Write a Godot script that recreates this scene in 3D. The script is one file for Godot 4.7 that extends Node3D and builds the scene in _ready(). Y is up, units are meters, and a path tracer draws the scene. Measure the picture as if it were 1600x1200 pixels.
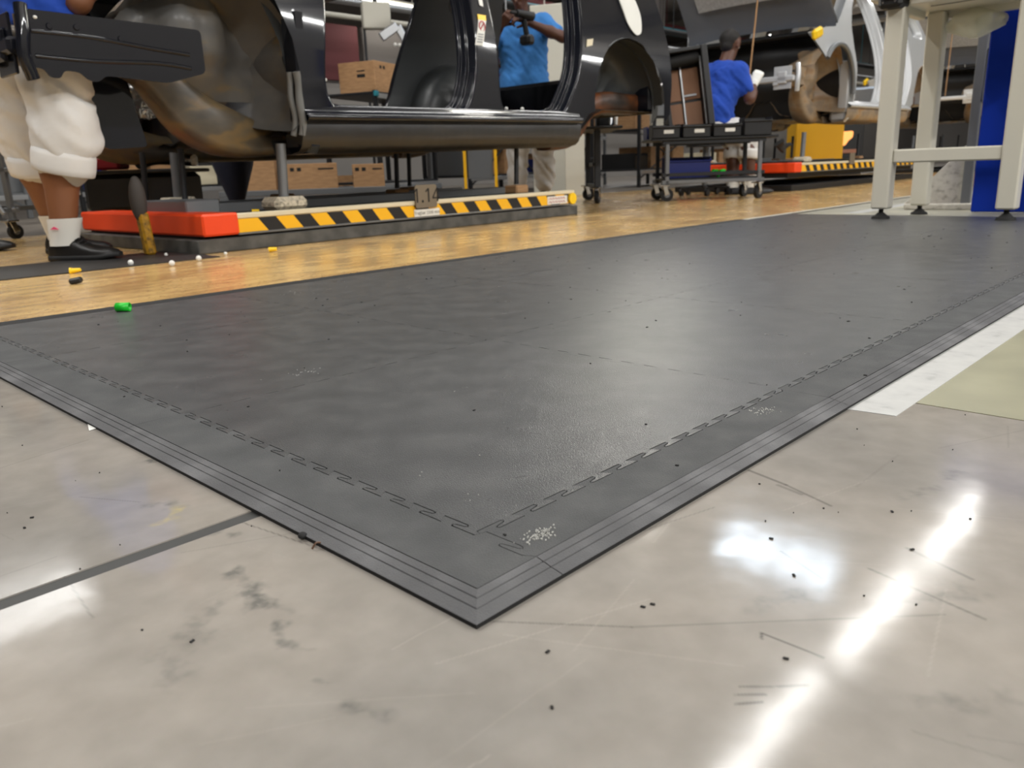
extends Node3D
# A car assembly hall seen from just above the floor: an interlocking rubber mat in front, car bodies on a moving line behind.

const LANE_TURN := 0.035                        # the line runs almost along +X
var lane := Transform3D(Basis(Vector3.UP, LANE_TURN), Vector3(2.0, 0.0, -3.13))
var mats := {}
var taken := {}
var rng := RandomNumberGenerator.new()


func _ready() -> void:
	rng.seed = 7
	set_camera()
	set_light()
	make_materials()
	build_hall()
	build_floor()
	build_mat()
	build_line()
	build_workbench()
	build_workers()
	build_line_side()
	build_background()
	build_debris()


func set_camera() -> void:
	var cam := Camera3D.new()
	cam.name = "camera"
	var yaw := 0.7705
	var pitch := 0.2652
	var roll := -0.0354
	var ahead := Vector3(cos(yaw), 0, -sin(yaw))
	var side := Vector3(sin(yaw), 0, cos(yaw))
	var fwd := ahead * cos(pitch) - Vector3.UP * sin(pitch)
	var up0 := ahead * sin(pitch) + Vector3.UP * cos(pitch)
	var right := side * cos(roll) + up0 * sin(roll)
	var up := up0 * cos(roll) - side * sin(roll)
	cam.transform = Transform3D(Basis(right, up, -fwd), Vector3(0, 0.29, 0))
	var lens := CameraAttributesPhysical.new()
	lens.frustum_focal_length = 24.76
	lens.frustum_focus_distance = 0.95
	lens.exposure_aperture = 9.0
	lens.frustum_near = 0.05
	lens.frustum_far = 200.0
	cam.attributes = lens
	cam.fov = rad_to_deg(2.0 * atan(600.0 / 1238.0))
	cam.near = 0.05
	cam.far = 200.0
	add_child(cam)
	cam.current = true


func set_light() -> void:
	var we := WorldEnvironment.new()
	we.name = "surroundings"
	var e := Environment.new()
	e.background_mode = Environment.BG_COLOR
	e.background_color = Color(0.02, 0.02, 0.022)
	e.tonemap_mode = Environment.TONE_MAPPER_LINEAR
	e.tonemap_exposure = 0.67
	e.sdfgi_enabled = true
	e.ssao_enabled = true
	e.ssil_enabled = true
	we.environment = e
	add_child(we)


# ---------------------------------------------------------------- naming and parenting

func numbered(called: String) -> String:
	if not taken.has(called):
		taken[called] = 0
		return called
	taken[called] += 1
	return "%s_%03d" % [called, taken[called]]


func tag(o: Node3D, label: String, category: String, group := "") -> Node3D:
	o.set_meta("label", label)
	o.set_meta("category", category)
	if group:
		o.set_meta("group", group)
	return o


func thing(called: String, label: String, category: String, at := Vector3.ZERO, turn := 0.0, group := "") -> Node3D:
	var o := Node3D.new()
	o.name = numbered(called)
	add_child(o)
	o.position = at
	o.rotation.y = turn
	return tag(o, label, category, group)


func part(called: String, mesh: Mesh, m: Material, parent: Node3D, at := Transform3D()) -> MeshInstance3D:
	var o := MeshInstance3D.new()
	o.name = called
	o.mesh = mesh
	o.material_override = m
	o.transform = at
	parent.add_child(o, true)
	return o


func single(called: String, mesh: Mesh, m: Material, label: String, category: String, at := Vector3.ZERO, turn := 0.0, group := "") -> MeshInstance3D:
	var o := MeshInstance3D.new()
	o.name = numbered(called)
	o.mesh = mesh
	o.material_override = m
	add_child(o)
	o.position = at
	o.rotation.y = turn
	tag(o, label, category, group)
	return o


func struct(called: String, mesh: Mesh, m: Material) -> MeshInstance3D:
	var o := MeshInstance3D.new()
	o.name = numbered(called)
	o.mesh = mesh
	o.material_override = m
	add_child(o)
	o.set_meta("kind", "structure")
	return o


# a point of the line: along it (x as if it ran along +X), height, distance behind its near side
func on_lane(x: float, y: float, off: float) -> Vector3:
	return lane * Vector3(x - 2.0, y, -off)


# ---------------------------------------------------------------- shapes

class Shape:
	var st := SurfaceTool.new()

	func _init(smooth := false) -> void:
		st.begin(Mesh.PRIMITIVE_TRIANGLES)
		st.set_smooth_group(0 if smooth else -1)

	func tri(a: Vector3, b: Vector3, c: Vector3) -> void:
		st.add_vertex(a)
		st.add_vertex(b)
		st.add_vertex(c)

	func quad(a: Vector3, b: Vector3, c: Vector3, d: Vector3) -> void:
		tri(a, b, c)
		tri(a, c, d)

	func out(a: Vector3, b: Vector3, c: Vector3, o: Vector3) -> void:
		if (b - a).cross(c - a).dot((a + b + c) / 3.0 - o) > 0.0:
			tri(a, c, b)
		else:
			tri(a, b, c)

	func quad_out(a: Vector3, b: Vector3, c: Vector3, d: Vector3, o: Vector3) -> void:
		out(a, b, c, o)
		out(a, c, d, o)

	# a box with chamfered edges
	func box(c: Vector3, s: Vector3, ch := 0.0, bs := Basis()) -> Shape:
		var h := s * 0.5
		ch = minf(ch, minf(h.x, minf(h.y, h.z)) * 0.8)
		st.set_smooth_group(-1)
		var p := func(sg: Vector3, axis: int) -> Vector3:
			var v := Vector3()
			for k in 3:
				v[k] = sg[k] * (h[k] - (0.0 if k == axis else ch))
			return c + bs * v
		for a in 3:
			var b := (a + 1) % 3
			var d := (a + 2) % 3
			for s1 in [-1.0, 1.0]:
				var q := []
				for e in [[-1.0, -1.0], [1.0, -1.0], [1.0, 1.0], [-1.0, 1.0]]:
					var sg := Vector3()
					sg[a] = s1
					sg[b] = e[0]
					sg[d] = e[1]
					q.append(p.call(sg, a))
				quad_out(q[0], q[1], q[2], q[3], c)
				if ch > 0.0:
					for s2 in [-1.0, 1.0]:
						var u := Vector3()
						u[a] = s1
						u[b] = s2
						u[d] = -1.0
						var w := u
						w[d] = 1.0
						quad_out(p.call(u, a), p.call(w, a), p.call(w, b), p.call(u, b), c)
		if ch > 0.0:
			for i in 8:
				var sg := Vector3(-1.0 if i & 1 else 1.0, -1.0 if i & 2 else 1.0, -1.0 if i & 4 else 1.0)
				out(p.call(sg, 0), p.call(sg, 1), p.call(sg, 2), c)
		return self

	# a rectangular bar from a to b
	func bar(a: Vector3, b: Vector3, w: float, h: float, ch := 0.003, up := Vector3.UP) -> Shape:
		var z := (b - a).normalized()
		if absf(z.dot(up)) > 0.98:
			up = Vector3.RIGHT
		var x := up.cross(z).normalized()
		return box((a + b) * 0.5, Vector3(w, h, a.distance_to(b)), ch, Basis(x, z.cross(x), z))

	func ring(c: Vector3, x: Vector3, y: Vector3, r: float, n: int) -> PackedVector3Array:
		var l := PackedVector3Array()
		for i in n:
			var t := TAU * i / n
			l.append(c + x * (cos(t) * r) + y * (sin(t) * r))
		return l

	func cyl(a: Vector3, b: Vector3, r0: float, r1 := -1.0, n := 14) -> Shape:
		r1 = r0 if r1 < 0.0 else r1
		var z := (b - a).normalized()
		var x := z.cross(Vector3.RIGHT if absf(z.x) < 0.9 else Vector3.UP).normalized()
		var y := z.cross(x)
		var p := ring(a, x, y, r0, n)
		var q := ring(b, x, y, r1, n)
		var mid := (a + b) * 0.5
		for i in n:
			var j := (i + 1) % n
			st.set_smooth_group(1)
			quad_out(p[i], p[j], q[j], q[i], mid)
			st.set_smooth_group(-1)
			out(a, p[i], p[j], mid)
			out(b, q[i], q[j], mid)
		return self

	# a round tube along a path
	func tube(path: PackedVector3Array, r: float, n := 8, closed := false) -> Shape:
		var rings := []
		var m := path.size()
		var x := Vector3()
		for i in m:
			var d: Vector3
			if closed:
				d = path[(i + 1) % m] - path[(i + m - 1) % m]
			else:
				d = path[mini(i + 1, m - 1)] - path[maxi(i - 1, 0)]
			d = d.normalized()
			if i == 0:
				x = d.cross(Vector3.UP if absf(d.y) < 0.9 else Vector3.RIGHT).normalized()
			x = (x - d * x.dot(d)).normalized()
			rings.append(ring(path[i], x, d.cross(x), r, n))
		if closed:
			rings.append(rings[0])
		loft(rings, true, not closed)
		return self

	func loft(rings: Array, around := true, caps := false) -> Shape:
		for k in rings.size() - 1:
			var p: PackedVector3Array = rings[k]
			var q: PackedVector3Array = rings[k + 1]
			var n := p.size()
			st.set_smooth_group(1)
			for i in (n if around else n - 1):
				var j := (i + 1) % n
				quad(p[i], q[i], q[j], p[j])
		if caps:
			for e in [rings[0], rings[-1]]:
				var c := Vector3()
				for v in e:
					c += v
				c /= e.size()
				st.set_smooth_group(-1)
				for i in e.size():
					tri(c, e[i], e[(i + 1) % e.size()])
		return self

	# a polygon in the xy plane of t, pushed along its z by depth
	func prism(poly: PackedVector2Array, t: Transform3D, depth: float, smooth_sides := false) -> Shape:
		var idx := Geometry2D.triangulate_polygon(poly)
		st.set_smooth_group(-1)
		for i in range(0, idx.size(), 3):
			var a := poly[idx[i]]
			var b := poly[idx[i + 1]]
			var c := poly[idx[i + 2]]
			tri(t * Vector3(a.x, a.y, 0), t * Vector3(b.x, b.y, 0), t * Vector3(c.x, c.y, 0))
			tri(t * Vector3(a.x, a.y, depth), t * Vector3(c.x, c.y, depth), t * Vector3(b.x, b.y, depth))
		st.set_smooth_group(2 if smooth_sides else -1)
		for i in poly.size():
			var a := poly[i]
			var b := poly[(i + 1) % poly.size()]
			quad(t * Vector3(a.x, a.y, 0), t * Vector3(a.x, a.y, depth), t * Vector3(b.x, b.y, depth), t * Vector3(b.x, b.y, 0))
		return self

	func ball(c: Vector3, r: Vector3, n := 12, bs := Basis()) -> Shape:
		var rings := []
		for k in n + 1:
			var a := PI * k / n
			var l := PackedVector3Array()
			for i in n * 2:
				var t := TAU * i / (n * 2)
				l.append(c + bs * Vector3(sin(a) * cos(t) * r.x, cos(a) * r.y, sin(a) * sin(t) * r.z))
			rings.append(l)
		return loft(rings)

	func mesh() -> ArrayMesh:
		st.generate_normals()
		st.index()
		return st.commit()


func poly(list: Array) -> PackedVector2Array:
	var p := PackedVector2Array()
	for i in range(0, list.size(), 2):
		p.append(Vector2(list[i], list[i + 1]))
	return p


func v3(list: Array) -> PackedVector3Array:
	var p := PackedVector3Array()
	for i in range(0, list.size(), 3):
		p.append(Vector3(list[i], list[i + 1], list[i + 2]))
	return p


# the corners of a polygon rounded
func rounded(p: PackedVector2Array, r: float, seg := 4) -> PackedVector2Array:
	var o := PackedVector2Array()
	var n := p.size()
	for i in n:
		var a := p[(i + n - 1) % n]
		var b := p[i]
		var c := p[(i + 1) % n]
		var k := minf(r, minf(a.distance_to(b), c.distance_to(b)) * 0.45)
		var s := b + (a - b).normalized() * k
		var e := b + (c - b).normalized() * k
		for j in seg + 1:
			var t := float(j) / seg
			o.append(s.lerp(b, t).lerp(b.lerp(e, t), t))
	return o


# a polyline of finer steps
func finer(p: PackedVector2Array, step: float) -> PackedVector2Array:
	var o := PackedVector2Array()
	for i in p.size():
		var a := p[i]
		var b := p[(i + 1) % p.size()]
		var m := maxi(1, int(a.distance_to(b) / step))
		for j in m:
			o.append(a.lerp(b, float(j) / m))
	return o


func smooth_path(p: PackedVector3Array, per := 6) -> PackedVector3Array:
	var c := Curve3D.new()
	for i in p.size():
		var t := (p[mini(i + 1, p.size() - 1)] - p[maxi(i - 1, 0)]) / 6.0
		c.add_point(p[i], -t, t)
	var o := PackedVector3Array()
	for i in (p.size() - 1) * per + 1:
		o.append(c.samplef(float(i) / per))
	return o


# ---------------------------------------------------------------- materials

func plain(col: Color, rough := 0.6, metal := 0.0, spec := 0.5) -> StandardMaterial3D:
	var m := StandardMaterial3D.new()
	m.albedo_color = col
	m.roughness = rough
	m.metallic = metal
	m.metallic_specular = spec
	m.cull_mode = BaseMaterial3D.CULL_DISABLED
	return m


func noise_tex(freq: float, stops: Array, size := 512, kind := FastNoiseLite.TYPE_SIMPLEX_SMOOTH, octaves := 4, sd := 1, stretch := 1.0) -> ImageTexture:
	var n := FastNoiseLite.new()
	n.noise_type = kind
	n.frequency = freq
	n.fractal_octaves = octaves
	n.seed = sd
	var im := n.get_seamless_image(size, int(size * stretch), false, false, 0.1, true)
	if stretch != 1.0:
		im.resize(size, size, Image.INTERPOLATE_BILINEAR)
	im.convert(Image.FORMAT_L8)
	var src := im.get_data()
	var lut := PackedByteArray()
	var g := Gradient.new()
	g.offsets = PackedFloat32Array(stops.map(func(s): return s[0]))
	g.colors = PackedColorArray(stops.map(func(s): return s[1]))
	for i in 256:
		var c := g.sample(i / 255.0)
		lut.append_array([c.r8, c.g8, c.b8])
	var dst := PackedByteArray()
	dst.resize(src.size() * 3)
	for i in src.size():
		var k := src[i] * 3
		dst[i * 3] = lut[k]
		dst[i * 3 + 1] = lut[k + 1]
		dst[i * 3 + 2] = lut[k + 2]
	return ImageTexture.create_from_image(Image.create_from_data(size, size, false, Image.FORMAT_RGB8, dst))


func grey(a: float) -> Color:
	return Color(a, a, a)


func bumps(freq: float, strength: float, size := 512, sd := 3, octaves := 3) -> ImageTexture:
	var n := FastNoiseLite.new()
	n.noise_type = FastNoiseLite.TYPE_SIMPLEX_SMOOTH
	n.frequency = freq
	n.fractal_octaves = octaves
	n.seed = sd
	var im := n.get_seamless_image(size, size, false, false, 0.1, true)
	im.convert(Image.FORMAT_L8)
	im.bump_map_to_normal_map(strength)
	return ImageTexture.create_from_image(im)


func triplanar(m: StandardMaterial3D, s: float, in_world := false) -> StandardMaterial3D:
	m.uv1_triplanar = true
	m.uv1_world_triplanar = in_world
	m.uv1_scale = Vector3(s, s, s)
	return m


func make_materials() -> void:
	mats.steel_dark = plain(Color(0.16, 0.165, 0.175), 0.45, 0.4)
	mats.steel_grey = plain(Color(0.46, 0.47, 0.48), 0.4, 0.5)
	mats.aluminium = plain(Color(0.70, 0.71, 0.72), 0.35, 0.7)
	mats.chrome = plain(Color(0.8, 0.8, 0.8), 0.18, 1.0)
	mats.black_plastic = plain(Color(0.055, 0.057, 0.065), 0.5)
	mats.black_rubber = plain(Color(0.045, 0.045, 0.047), 0.75)
	mats.white_paint = plain(Color(0.80, 0.79, 0.74), 0.45)
	mats.bench_white = plain(Color(0.80, 0.785, 0.73), 0.38)
	mats.bench_white.clearcoat_enabled = true
	mats.bench_white.clearcoat = 0.3
	mats.paper = plain(Color(0.86, 0.86, 0.84), 0.8)
	mats.ink = plain(Color(0.07, 0.065, 0.06), 0.8)
	mats.yellow = plain(Color(0.93, 0.70, 0.03), 0.5)
	mats.yellow_plastic = plain(Color(0.95, 0.78, 0.04), 0.4)
	mats.stripe_black = plain(Color(0.055, 0.055, 0.06), 0.5)
	mats.orange_red = plain(Color(0.92, 0.27, 0.06), 0.45)
	mats.red = plain(Color(0.70, 0.09, 0.13), 0.5)
	mats.green_plastic = plain(Color(0.08, 0.72, 0.16), 0.4)
	mats.blue_panel = plain(Color(0.02, 0.18, 0.62), 0.6, 0.0, 0.3)
	mats.blue_bin = plain(Color(0.05, 0.12, 0.42), 0.45)
	mats.teal = plain(Color(0.12, 0.50, 0.56), 0.5)
	mats.cream = plain(Color(0.83, 0.79, 0.68), 0.5)
	mats.foil = plain(Color(0.82, 0.82, 0.80), 0.28, 1.0)
	mats.foil.normal_enabled = true
	mats.foil.normal_texture = bumps(0.02, 6.0, 256, 5)
	triplanar(mats.foil, 4.0)
	mats.wax = plain(Color(0.62, 0.30, 0.08), 0.4)
	mats.skin = plain(Color(0.50, 0.315, 0.20), 0.5)
	mats.skin_dark = plain(Color(0.34, 0.205, 0.145), 0.5)
	mats.hair = plain(Color(0.075, 0.06, 0.055), 0.7)
	mats.eye = plain(Color(0.85, 0.83, 0.80), 0.2)
	mats.sock = plain(Color(0.84, 0.83, 0.80), 0.9)
	mats.pink = plain(Color(0.88, 0.30, 0.45), 0.8)
	mats.glove = plain(Color(0.88, 0.88, 0.86), 0.85)
	mats.shoe = plain(Color(0.062, 0.056, 0.054), 0.42)
	mats.shoe_sole = plain(Color(0.05, 0.05, 0.052), 0.7)
	for c in [["trousers", Color(0.83, 0.825, 0.815)], ["shirt_royal", Color(0.10, 0.27, 0.66)], ["shirt_sky", Color(0.21, 0.46, 0.72)], ["cloth_navy", Color(0.05, 0.07, 0.16)]]:
		var m := plain(c[1], 0.9)
		m.rim_enabled = true
		m.rim = 0.25
		m.normal_enabled = true
		m.normal_texture = bumps(0.012, 5.0, 256, 11)
		m.normal_scale = 0.5
		mats[c[0]] = triplanar(m, 3.0)
	# lacquered body shells
	for c in [["paint_black", Color(0.075, 0.083, 0.112), 0.0, 0.26], ["paint_silver", Color(0.76, 0.77, 0.78), 0.35, 0.4], ["paint_white", Color(0.86, 0.86, 0.85), 0.0, 0.35]]:
		var m := plain(c[1], c[3], c[2])
		m.clearcoat_enabled = true
		m.clearcoat = 0.75
		m.clearcoat_roughness = 0.07
		m.metallic_specular = 0.22
		mats[c[0]] = m
	# undersides: sealer and cavity wax sprayed on in drifts
	var drift := func(stops: Array, sd: int) -> StandardMaterial3D:
		var m := plain(Color.WHITE, 0.5)
		m.albedo_texture = noise_tex(0.006, stops, 512, FastNoiseLite.TYPE_SIMPLEX_SMOOTH, 4, sd, 2.0)
		m.normal_enabled = true
		m.normal_texture = bumps(0.02, 3.0, 256, sd + 1)
		m.normal_scale = 0.35
		m.clearcoat_enabled = true
		m.clearcoat = 0.22
		m.clearcoat_roughness = 0.25
		return triplanar(m, 0.9)
	mats.under_black = drift.call([[0.0, Color(0.27, 0.27, 0.27)], [0.45, Color(0.33, 0.325, 0.315)], [0.75, Color(0.365, 0.35, 0.325)], [0.9, Color(0.44, 0.37, 0.26)], [1.0, Color(0.47, 0.38, 0.25)]], 21)
	mats.rail_black = drift.call([[0.0, Color(0.21, 0.205, 0.20)], [0.4, Color(0.31, 0.285, 0.24)], [0.55, Color(0.45, 0.365, 0.23)], [0.75, Color(0.40, 0.345, 0.25)], [1.0, Color(0.30, 0.285, 0.26)]], 23)
	mats.under_silver = drift.call([[0.0, Color(0.38, 0.36, 0.34)], [0.4, Color(0.50, 0.44, 0.37)], [0.65, Color(0.60, 0.52, 0.42)], [0.8, Color(0.58, 0.44, 0.27)], [1.0, Color(0.50, 0.34, 0.16)]], 25)
	mats.sill_coat = drift.call([[0.0, Color(0.09, 0.09, 0.093)], [0.6, Color(0.12, 0.117, 0.113)], [1.0, Color(0.19, 0.155, 0.115)]], 29)
	mats.wax_coat = drift.call([[0.0, Color(0.10, 0.085, 0.08)], [0.4, Color(0.24, 0.15, 0.085)], [0.7, Color(0.42, 0.23, 0.10)], [1.0, Color(0.50, 0.29, 0.13)]], 33)
	var cb := plain(Color.WHITE, 0.85)
	cb.albedo_texture = noise_tex(0.02, [[0.0, Color(0.60, 0.46, 0.32)], [1.0, Color(0.70, 0.545, 0.385)]], 256, FastNoiseLite.TYPE_SIMPLEX_SMOOTH, 3, 41, 4.0)
	mats.cardboard = triplanar(cb, 1.5)
	var felt := plain(Color.WHITE, 0.95)
	felt.albedo_texture = noise_tex(0.05, [[0.0, Color(0.66, 0.67, 0.69)], [1.0, Color(0.82, 0.83, 0.84)]], 256, FastNoiseLite.TYPE_CELLULAR, 2, 43)
	mats.felt = triplanar(felt, 3.0)
	mats.inner_coat = plain(Color(0.235, 0.245, 0.25), 0.4)
	mats.hood_inner = plain(Color(0.45, 0.475, 0.52), 0.4)
	mats.wall = plain(Color(0.52, 0.505, 0.49), 0.85)
	mats.ceiling = plain(Color(0.60, 0.58, 0.56), 0.9)
	mats.beam = plain(Color(0.35, 0.33, 0.32), 0.7)
	mats.dark_red = plain(Color(0.33, 0.10, 0.12), 0.7)
	mats.glass_bag = plain(Color(0.86, 0.86, 0.76, 0.5), 0.35)
	mats.glass_bag.transparency = BaseMaterial3D.TRANSPARENCY_ALPHA
	# rubber mat: pebbled grain, scuffed grey patches
	var rub := plain(Color.WHITE, 0.29, 0.0, 0.26)
	rub.albedo_texture = noise_tex(0.008, [[0.0, Color(0.280, 0.284, 0.286)], [0.5, Color(0.308, 0.311, 0.313)], [1.0, Color(0.345, 0.347, 0.347)]], 1024, FastNoiseLite.TYPE_SIMPLEX_SMOOTH, 6, 51)
	rub.roughness_texture = noise_tex(0.01, [[0.0, grey(0.94)], [1.0, grey(1.0)]], 512, FastNoiseLite.TYPE_SIMPLEX_SMOOTH, 4, 53)
	rub.normal_enabled = true
	rub.normal_texture = bumps(0.38, 4.0, 1024, 57, 2)
	rub.normal_scale = 0.22
	mats.rubber = triplanar(rub, 1.6, true)
	var strip: StandardMaterial3D = rub.duplicate()
	strip.roughness = 0.72
	strip.normal_scale = 0.3
	mats.rubber_strip = strip
	var ramp: StandardMaterial3D = rub.duplicate()
	ramp.albedo_texture = noise_tex(0.012, [[0.0, Color(0.30, 0.30, 0.305)], [0.5, Color(0.345, 0.345, 0.35)], [1.0, Color(0.44, 0.44, 0.445)]], 512, FastNoiseLite.TYPE_SIMPLEX_SMOOTH, 5, 59)
	ramp.normal_scale = 0.25
	ramp.roughness = 0.62
	mats.rubber_ramp = ramp


# ---------------------------------------------------------------- the hall

func slab(lo: Vector3, hi: Vector3) -> ArrayMesh:
	return Shape.new().box((lo + hi) * 0.5, hi - lo).mesh()


# a flat slab with world-sized texture coordinates on its top
func floor_slab(x0: float, x1: float, z0: float, z1: float, top: float, thick: float, per := Vector2(1, 1), org := Vector2.ZERO) -> ArrayMesh:
	var st := SurfaceTool.new()
	st.begin(Mesh.PRIMITIVE_TRIANGLES)
	st.set_smooth_group(-1)
	var lo := Vector3(x0, top - thick, z0)
	var hi := Vector3(x1, top, z1)
	var c := []
	for i in 8:
		c.append(Vector3(hi.x if i & 1 else lo.x, hi.y if i & 2 else lo.y, hi.z if i & 4 else lo.z))
	for f in [[2, 6, 7, 3], [0, 1, 5, 4], [0, 2, 3, 1], [4, 5, 7, 6], [0, 4, 6, 2], [1, 3, 7, 5]]:
		var q := [c[f[3]], c[f[2]], c[f[1]], c[f[0]]]
		for k in [0, 1, 2, 0, 2, 3]:
			var v: Vector3 = q[k]
			st.set_uv(Vector2((v.x - org.x) / per.x, (v.z - org.y) / per.y))
			st.add_vertex(v)
	st.generate_normals()
	st.generate_tangents()
	return st.commit()


func ceiling_lamp(at: Vector3, size: Vector2, col: Color, energy: float, label: String, group: String, glow := 6.0) -> void:
	var o := thing("ceiling_light", label, "lamp", at, 0.0, group)
	var s := Shape.new()
	s.box(Vector3(0, 0.06, 0), Vector3(size.x + 0.06, 0.06, size.y + 0.06), 0.01)
	part("housing", s.mesh(), mats.white_paint, o)
	var m := plain(Color(0.9, 0.9, 0.88), 0.5)
	m.emission_enabled = true
	m.emission = col
	m.emission_energy_multiplier = glow
	part("light_diffuser", Shape.new().box(Vector3(0, 0.02, 0), Vector3(size.x, 0.02, size.y), 0.004).mesh(), m, o)
	s = Shape.new()
	for e in [-1, 1]:
		s.cyl(Vector3(e * size.x * 0.4, 0.09, 0), Vector3(e * size.x * 0.4, 7.5 - at.y, 0), 0.008, -1, 6)
	part("hanger", s.mesh(), mats.steel_grey, o)
	if size.y > 1.0:
		for k in 5:
			s = Shape.new()
			s.box(Vector3(0, -0.05, size.y * (k - 2) * 0.25), Vector3(size.x + 0.06, 0.06, 0.05 if k % 2 else 0.09), 0.005)
			part("glazing_bar", s.mesh(), mats.steel_grey, o)
	var l := AreaLight3D.new()
	l.name = "lamp_light"
	l.area_size = size
	l.light_color = col
	l.light_energy = energy
	l.area_range = 60.0
	l.shadow_enabled = true
	l.transform = Transform3D(Basis(Vector3.RIGHT, -PI / 2), Vector3(0, 0.004, 0))
	o.add_child(l)
	# the open back of the fitting lets some light up to the roof
	var u: AreaLight3D = l.duplicate()
	u.name = "upward_light"
	u.light_energy = energy * 0.3 + 1.5
	u.transform = Transform3D(Basis(Vector3.RIGHT, PI / 2), Vector3(0, 0.095, 0))
	o.add_child(u)


const ORDER := ["first", "second", "third", "fourth", "fifth", "sixth", "seventh", "eighth", "ninth", "tenth", "eleventh", "twelfth"]


func build_hall() -> void:
	struct("floor_concrete", slab(Vector3(-12, -0.3, -28), Vector3(45, -0.006, 9)), mats_concrete())
	struct("wall_back", slab(Vector3(-12.3, -0.3, -28.3), Vector3(45.3, 7.8, -28)), mats.wall)
	struct("wall_front", slab(Vector3(-12.3, -0.3, 9), Vector3(45.3, 7.8, 9.3)), mats.wall)
	struct("wall_left", slab(Vector3(-12.3, -0.3, -28), Vector3(-12, 7.8, 9)), mats.wall)
	struct("wall_right", slab(Vector3(45, -0.3, -28), Vector3(45.3, 7.8, 9)), mats.wall)
	struct("ceiling", slab(Vector3(-12.3, 7.5, -28.3), Vector3(45.3, 7.8, 9.3)), mats.ceiling)
	# roof beams across the hall
	for i in 9:
		var x := -9.0 + i * 6.4
		var s := Shape.new()
		s.box(Vector3(x, 7.36, -9.5), Vector3(0.30, 0.03, 37.0))
		s.box(Vector3(x, 7.15, -9.5), Vector3(0.05, 0.40, 37.0))
		s.box(Vector3(x, 6.93, -9.5), Vector3(0.30, 0.03, 37.0))
		struct("trim_%d" % (i + 1), s.mesh(), mats.beam)
	var warm := Color(1.0, 0.995, 0.985)
	var cool := Color(0.86, 0.93, 1.0)
	# the row of tubes right over the near side of the line
	for i in 8:
		ceiling_lamp(Vector3(-2.9 + 3.42 * i, 6.0, -3.3), Vector2(2.9, 0.24), warm, 15.0 if i < 3 else 6.2, "tube light hung over the car line, %s of its row from the left" % ORDER[i], "tube lights over the line")
	for i in 2:
		ceiling_lamp(Vector3(-3.2 + 3.4 * i, 6.0, -5.7), Vector2(2.9, 0.24), warm, 15.0, "tube light hung over the far side of the black car, %s of two" % ORDER[i], "tube lights over the far side")
	# rows further back and behind the photographer
	for i in 6:
		ceiling_lamp(Vector3(-4.0 + 6.4 * (i + mini(i, 1)), 6.0, -9.2), Vector2(2.9, 0.24), warm, 7.0, "tube light hung over the racks, %s of its row from the left" % ORDER[i], "tube lights over the racks")
	for i in 5:
		ceiling_lamp(Vector3(10.0 + 7.4 * i, 6.0, -19.0), Vector2(2.9, 0.30), warm, 15.0, "tube light deep at the back of the hall, %s of its row from the left" % ORDER[i], "tube lights at the back")
	for i in 6:
		ceiling_lamp(Vector3(-6.0 + 5.2 * i, 6.0, 6.2), Vector2(2.9, 0.30), warm, 75.0, "tube light hung over the open aisle before the mat, %s of its row" % ORDER[i], "tube lights over the aisle")
	# roof windows of cool daylight
	ceiling_lamp(Vector3(12.5, 6.6, -5.6), Vector2(1.0, 2.2), cool, 11.0, "bluish daylight panel in the roof beside the tube row", "")
	ceiling_lamp(Vector3(2.95, 6.6, -14.3), Vector2(1.6, 1.5), warm, 10.0, "square light panel over the left of the hall", "")
	ceiling_lamp(Vector3(17.5, 6.6, -12.2), Vector2(2.4, 2.0), warm, 20.0, "broad light panel over the far right of the hall", "")


func mats_concrete() -> StandardMaterial3D:
	var m := plain(Color.WHITE, 0.45)
	m.albedo_texture = noise_tex(0.01, [[0.0, Color(0.36, 0.33, 0.30)], [0.5, Color(0.44, 0.41, 0.375)], [1.0, Color(0.52, 0.49, 0.45)]], 512, FastNoiseLite.TYPE_SIMPLEX_SMOOTH, 5, 61)
	return triplanar(m, 0.35, true)


# ---------------------------------------------------------------- the floor

const PRINT_ORG := Vector2(-0.7, -1.6)
const PRINT_SIZE := Vector2(1.8, 2.1)


func stroke(im: Image, a: Vector2, b: Vector2, width: float, col: Color, strength: float, ragged := 0.0, sd := 1) -> void:
	var k := im.get_width() / PRINT_SIZE.x
	var n := FastNoiseLite.new()
	n.seed = sd
	n.frequency = 0.05
	n.fractal_octaves = 3
	var pa := (a - PRINT_ORG) * k
	var pb := (b - PRINT_ORG) * k
	var w := width * k * 0.5
	var lo := Vector2(minf(pa.x, pb.x), minf(pa.y, pb.y)) - Vector2(w + 2, w + 2)
	var hi := Vector2(maxf(pa.x, pb.x), maxf(pa.y, pb.y)) + Vector2(w + 2, w + 2)
	for y in range(maxi(0, int(lo.y)), mini(im.get_height() - 1, int(hi.y)) + 1):
		for x in range(maxi(0, int(lo.x)), mini(im.get_width() - 1, int(hi.x)) + 1):
			var p := Vector2(x, y)
			var q := Geometry2D.get_closest_point_to_segment(p, pa, pb)
			var s := clampf(1.0 - p.distance_to(q) / maxf(w, 0.7), 0.0, 1.0)
			if s <= 0.0:
				continue
			if ragged > 0.0:
				s = clampf((s + n.get_noise_2d(x, y) * 1.8 - 0.45) * ragged, 0.0, 1.0) * minf(1.0, s * 2.0) * (0.5 + 0.5 * clampf(0.5 + 2.0 * n.get_noise_2d(x * 3.1, y * 3.1), 0.0, 1.0))
			else:
				s = minf(1.0, s * 1.6)
			im.set_pixel(x, y, im.get_pixel(x, y).lerp(col, s * strength))


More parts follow.
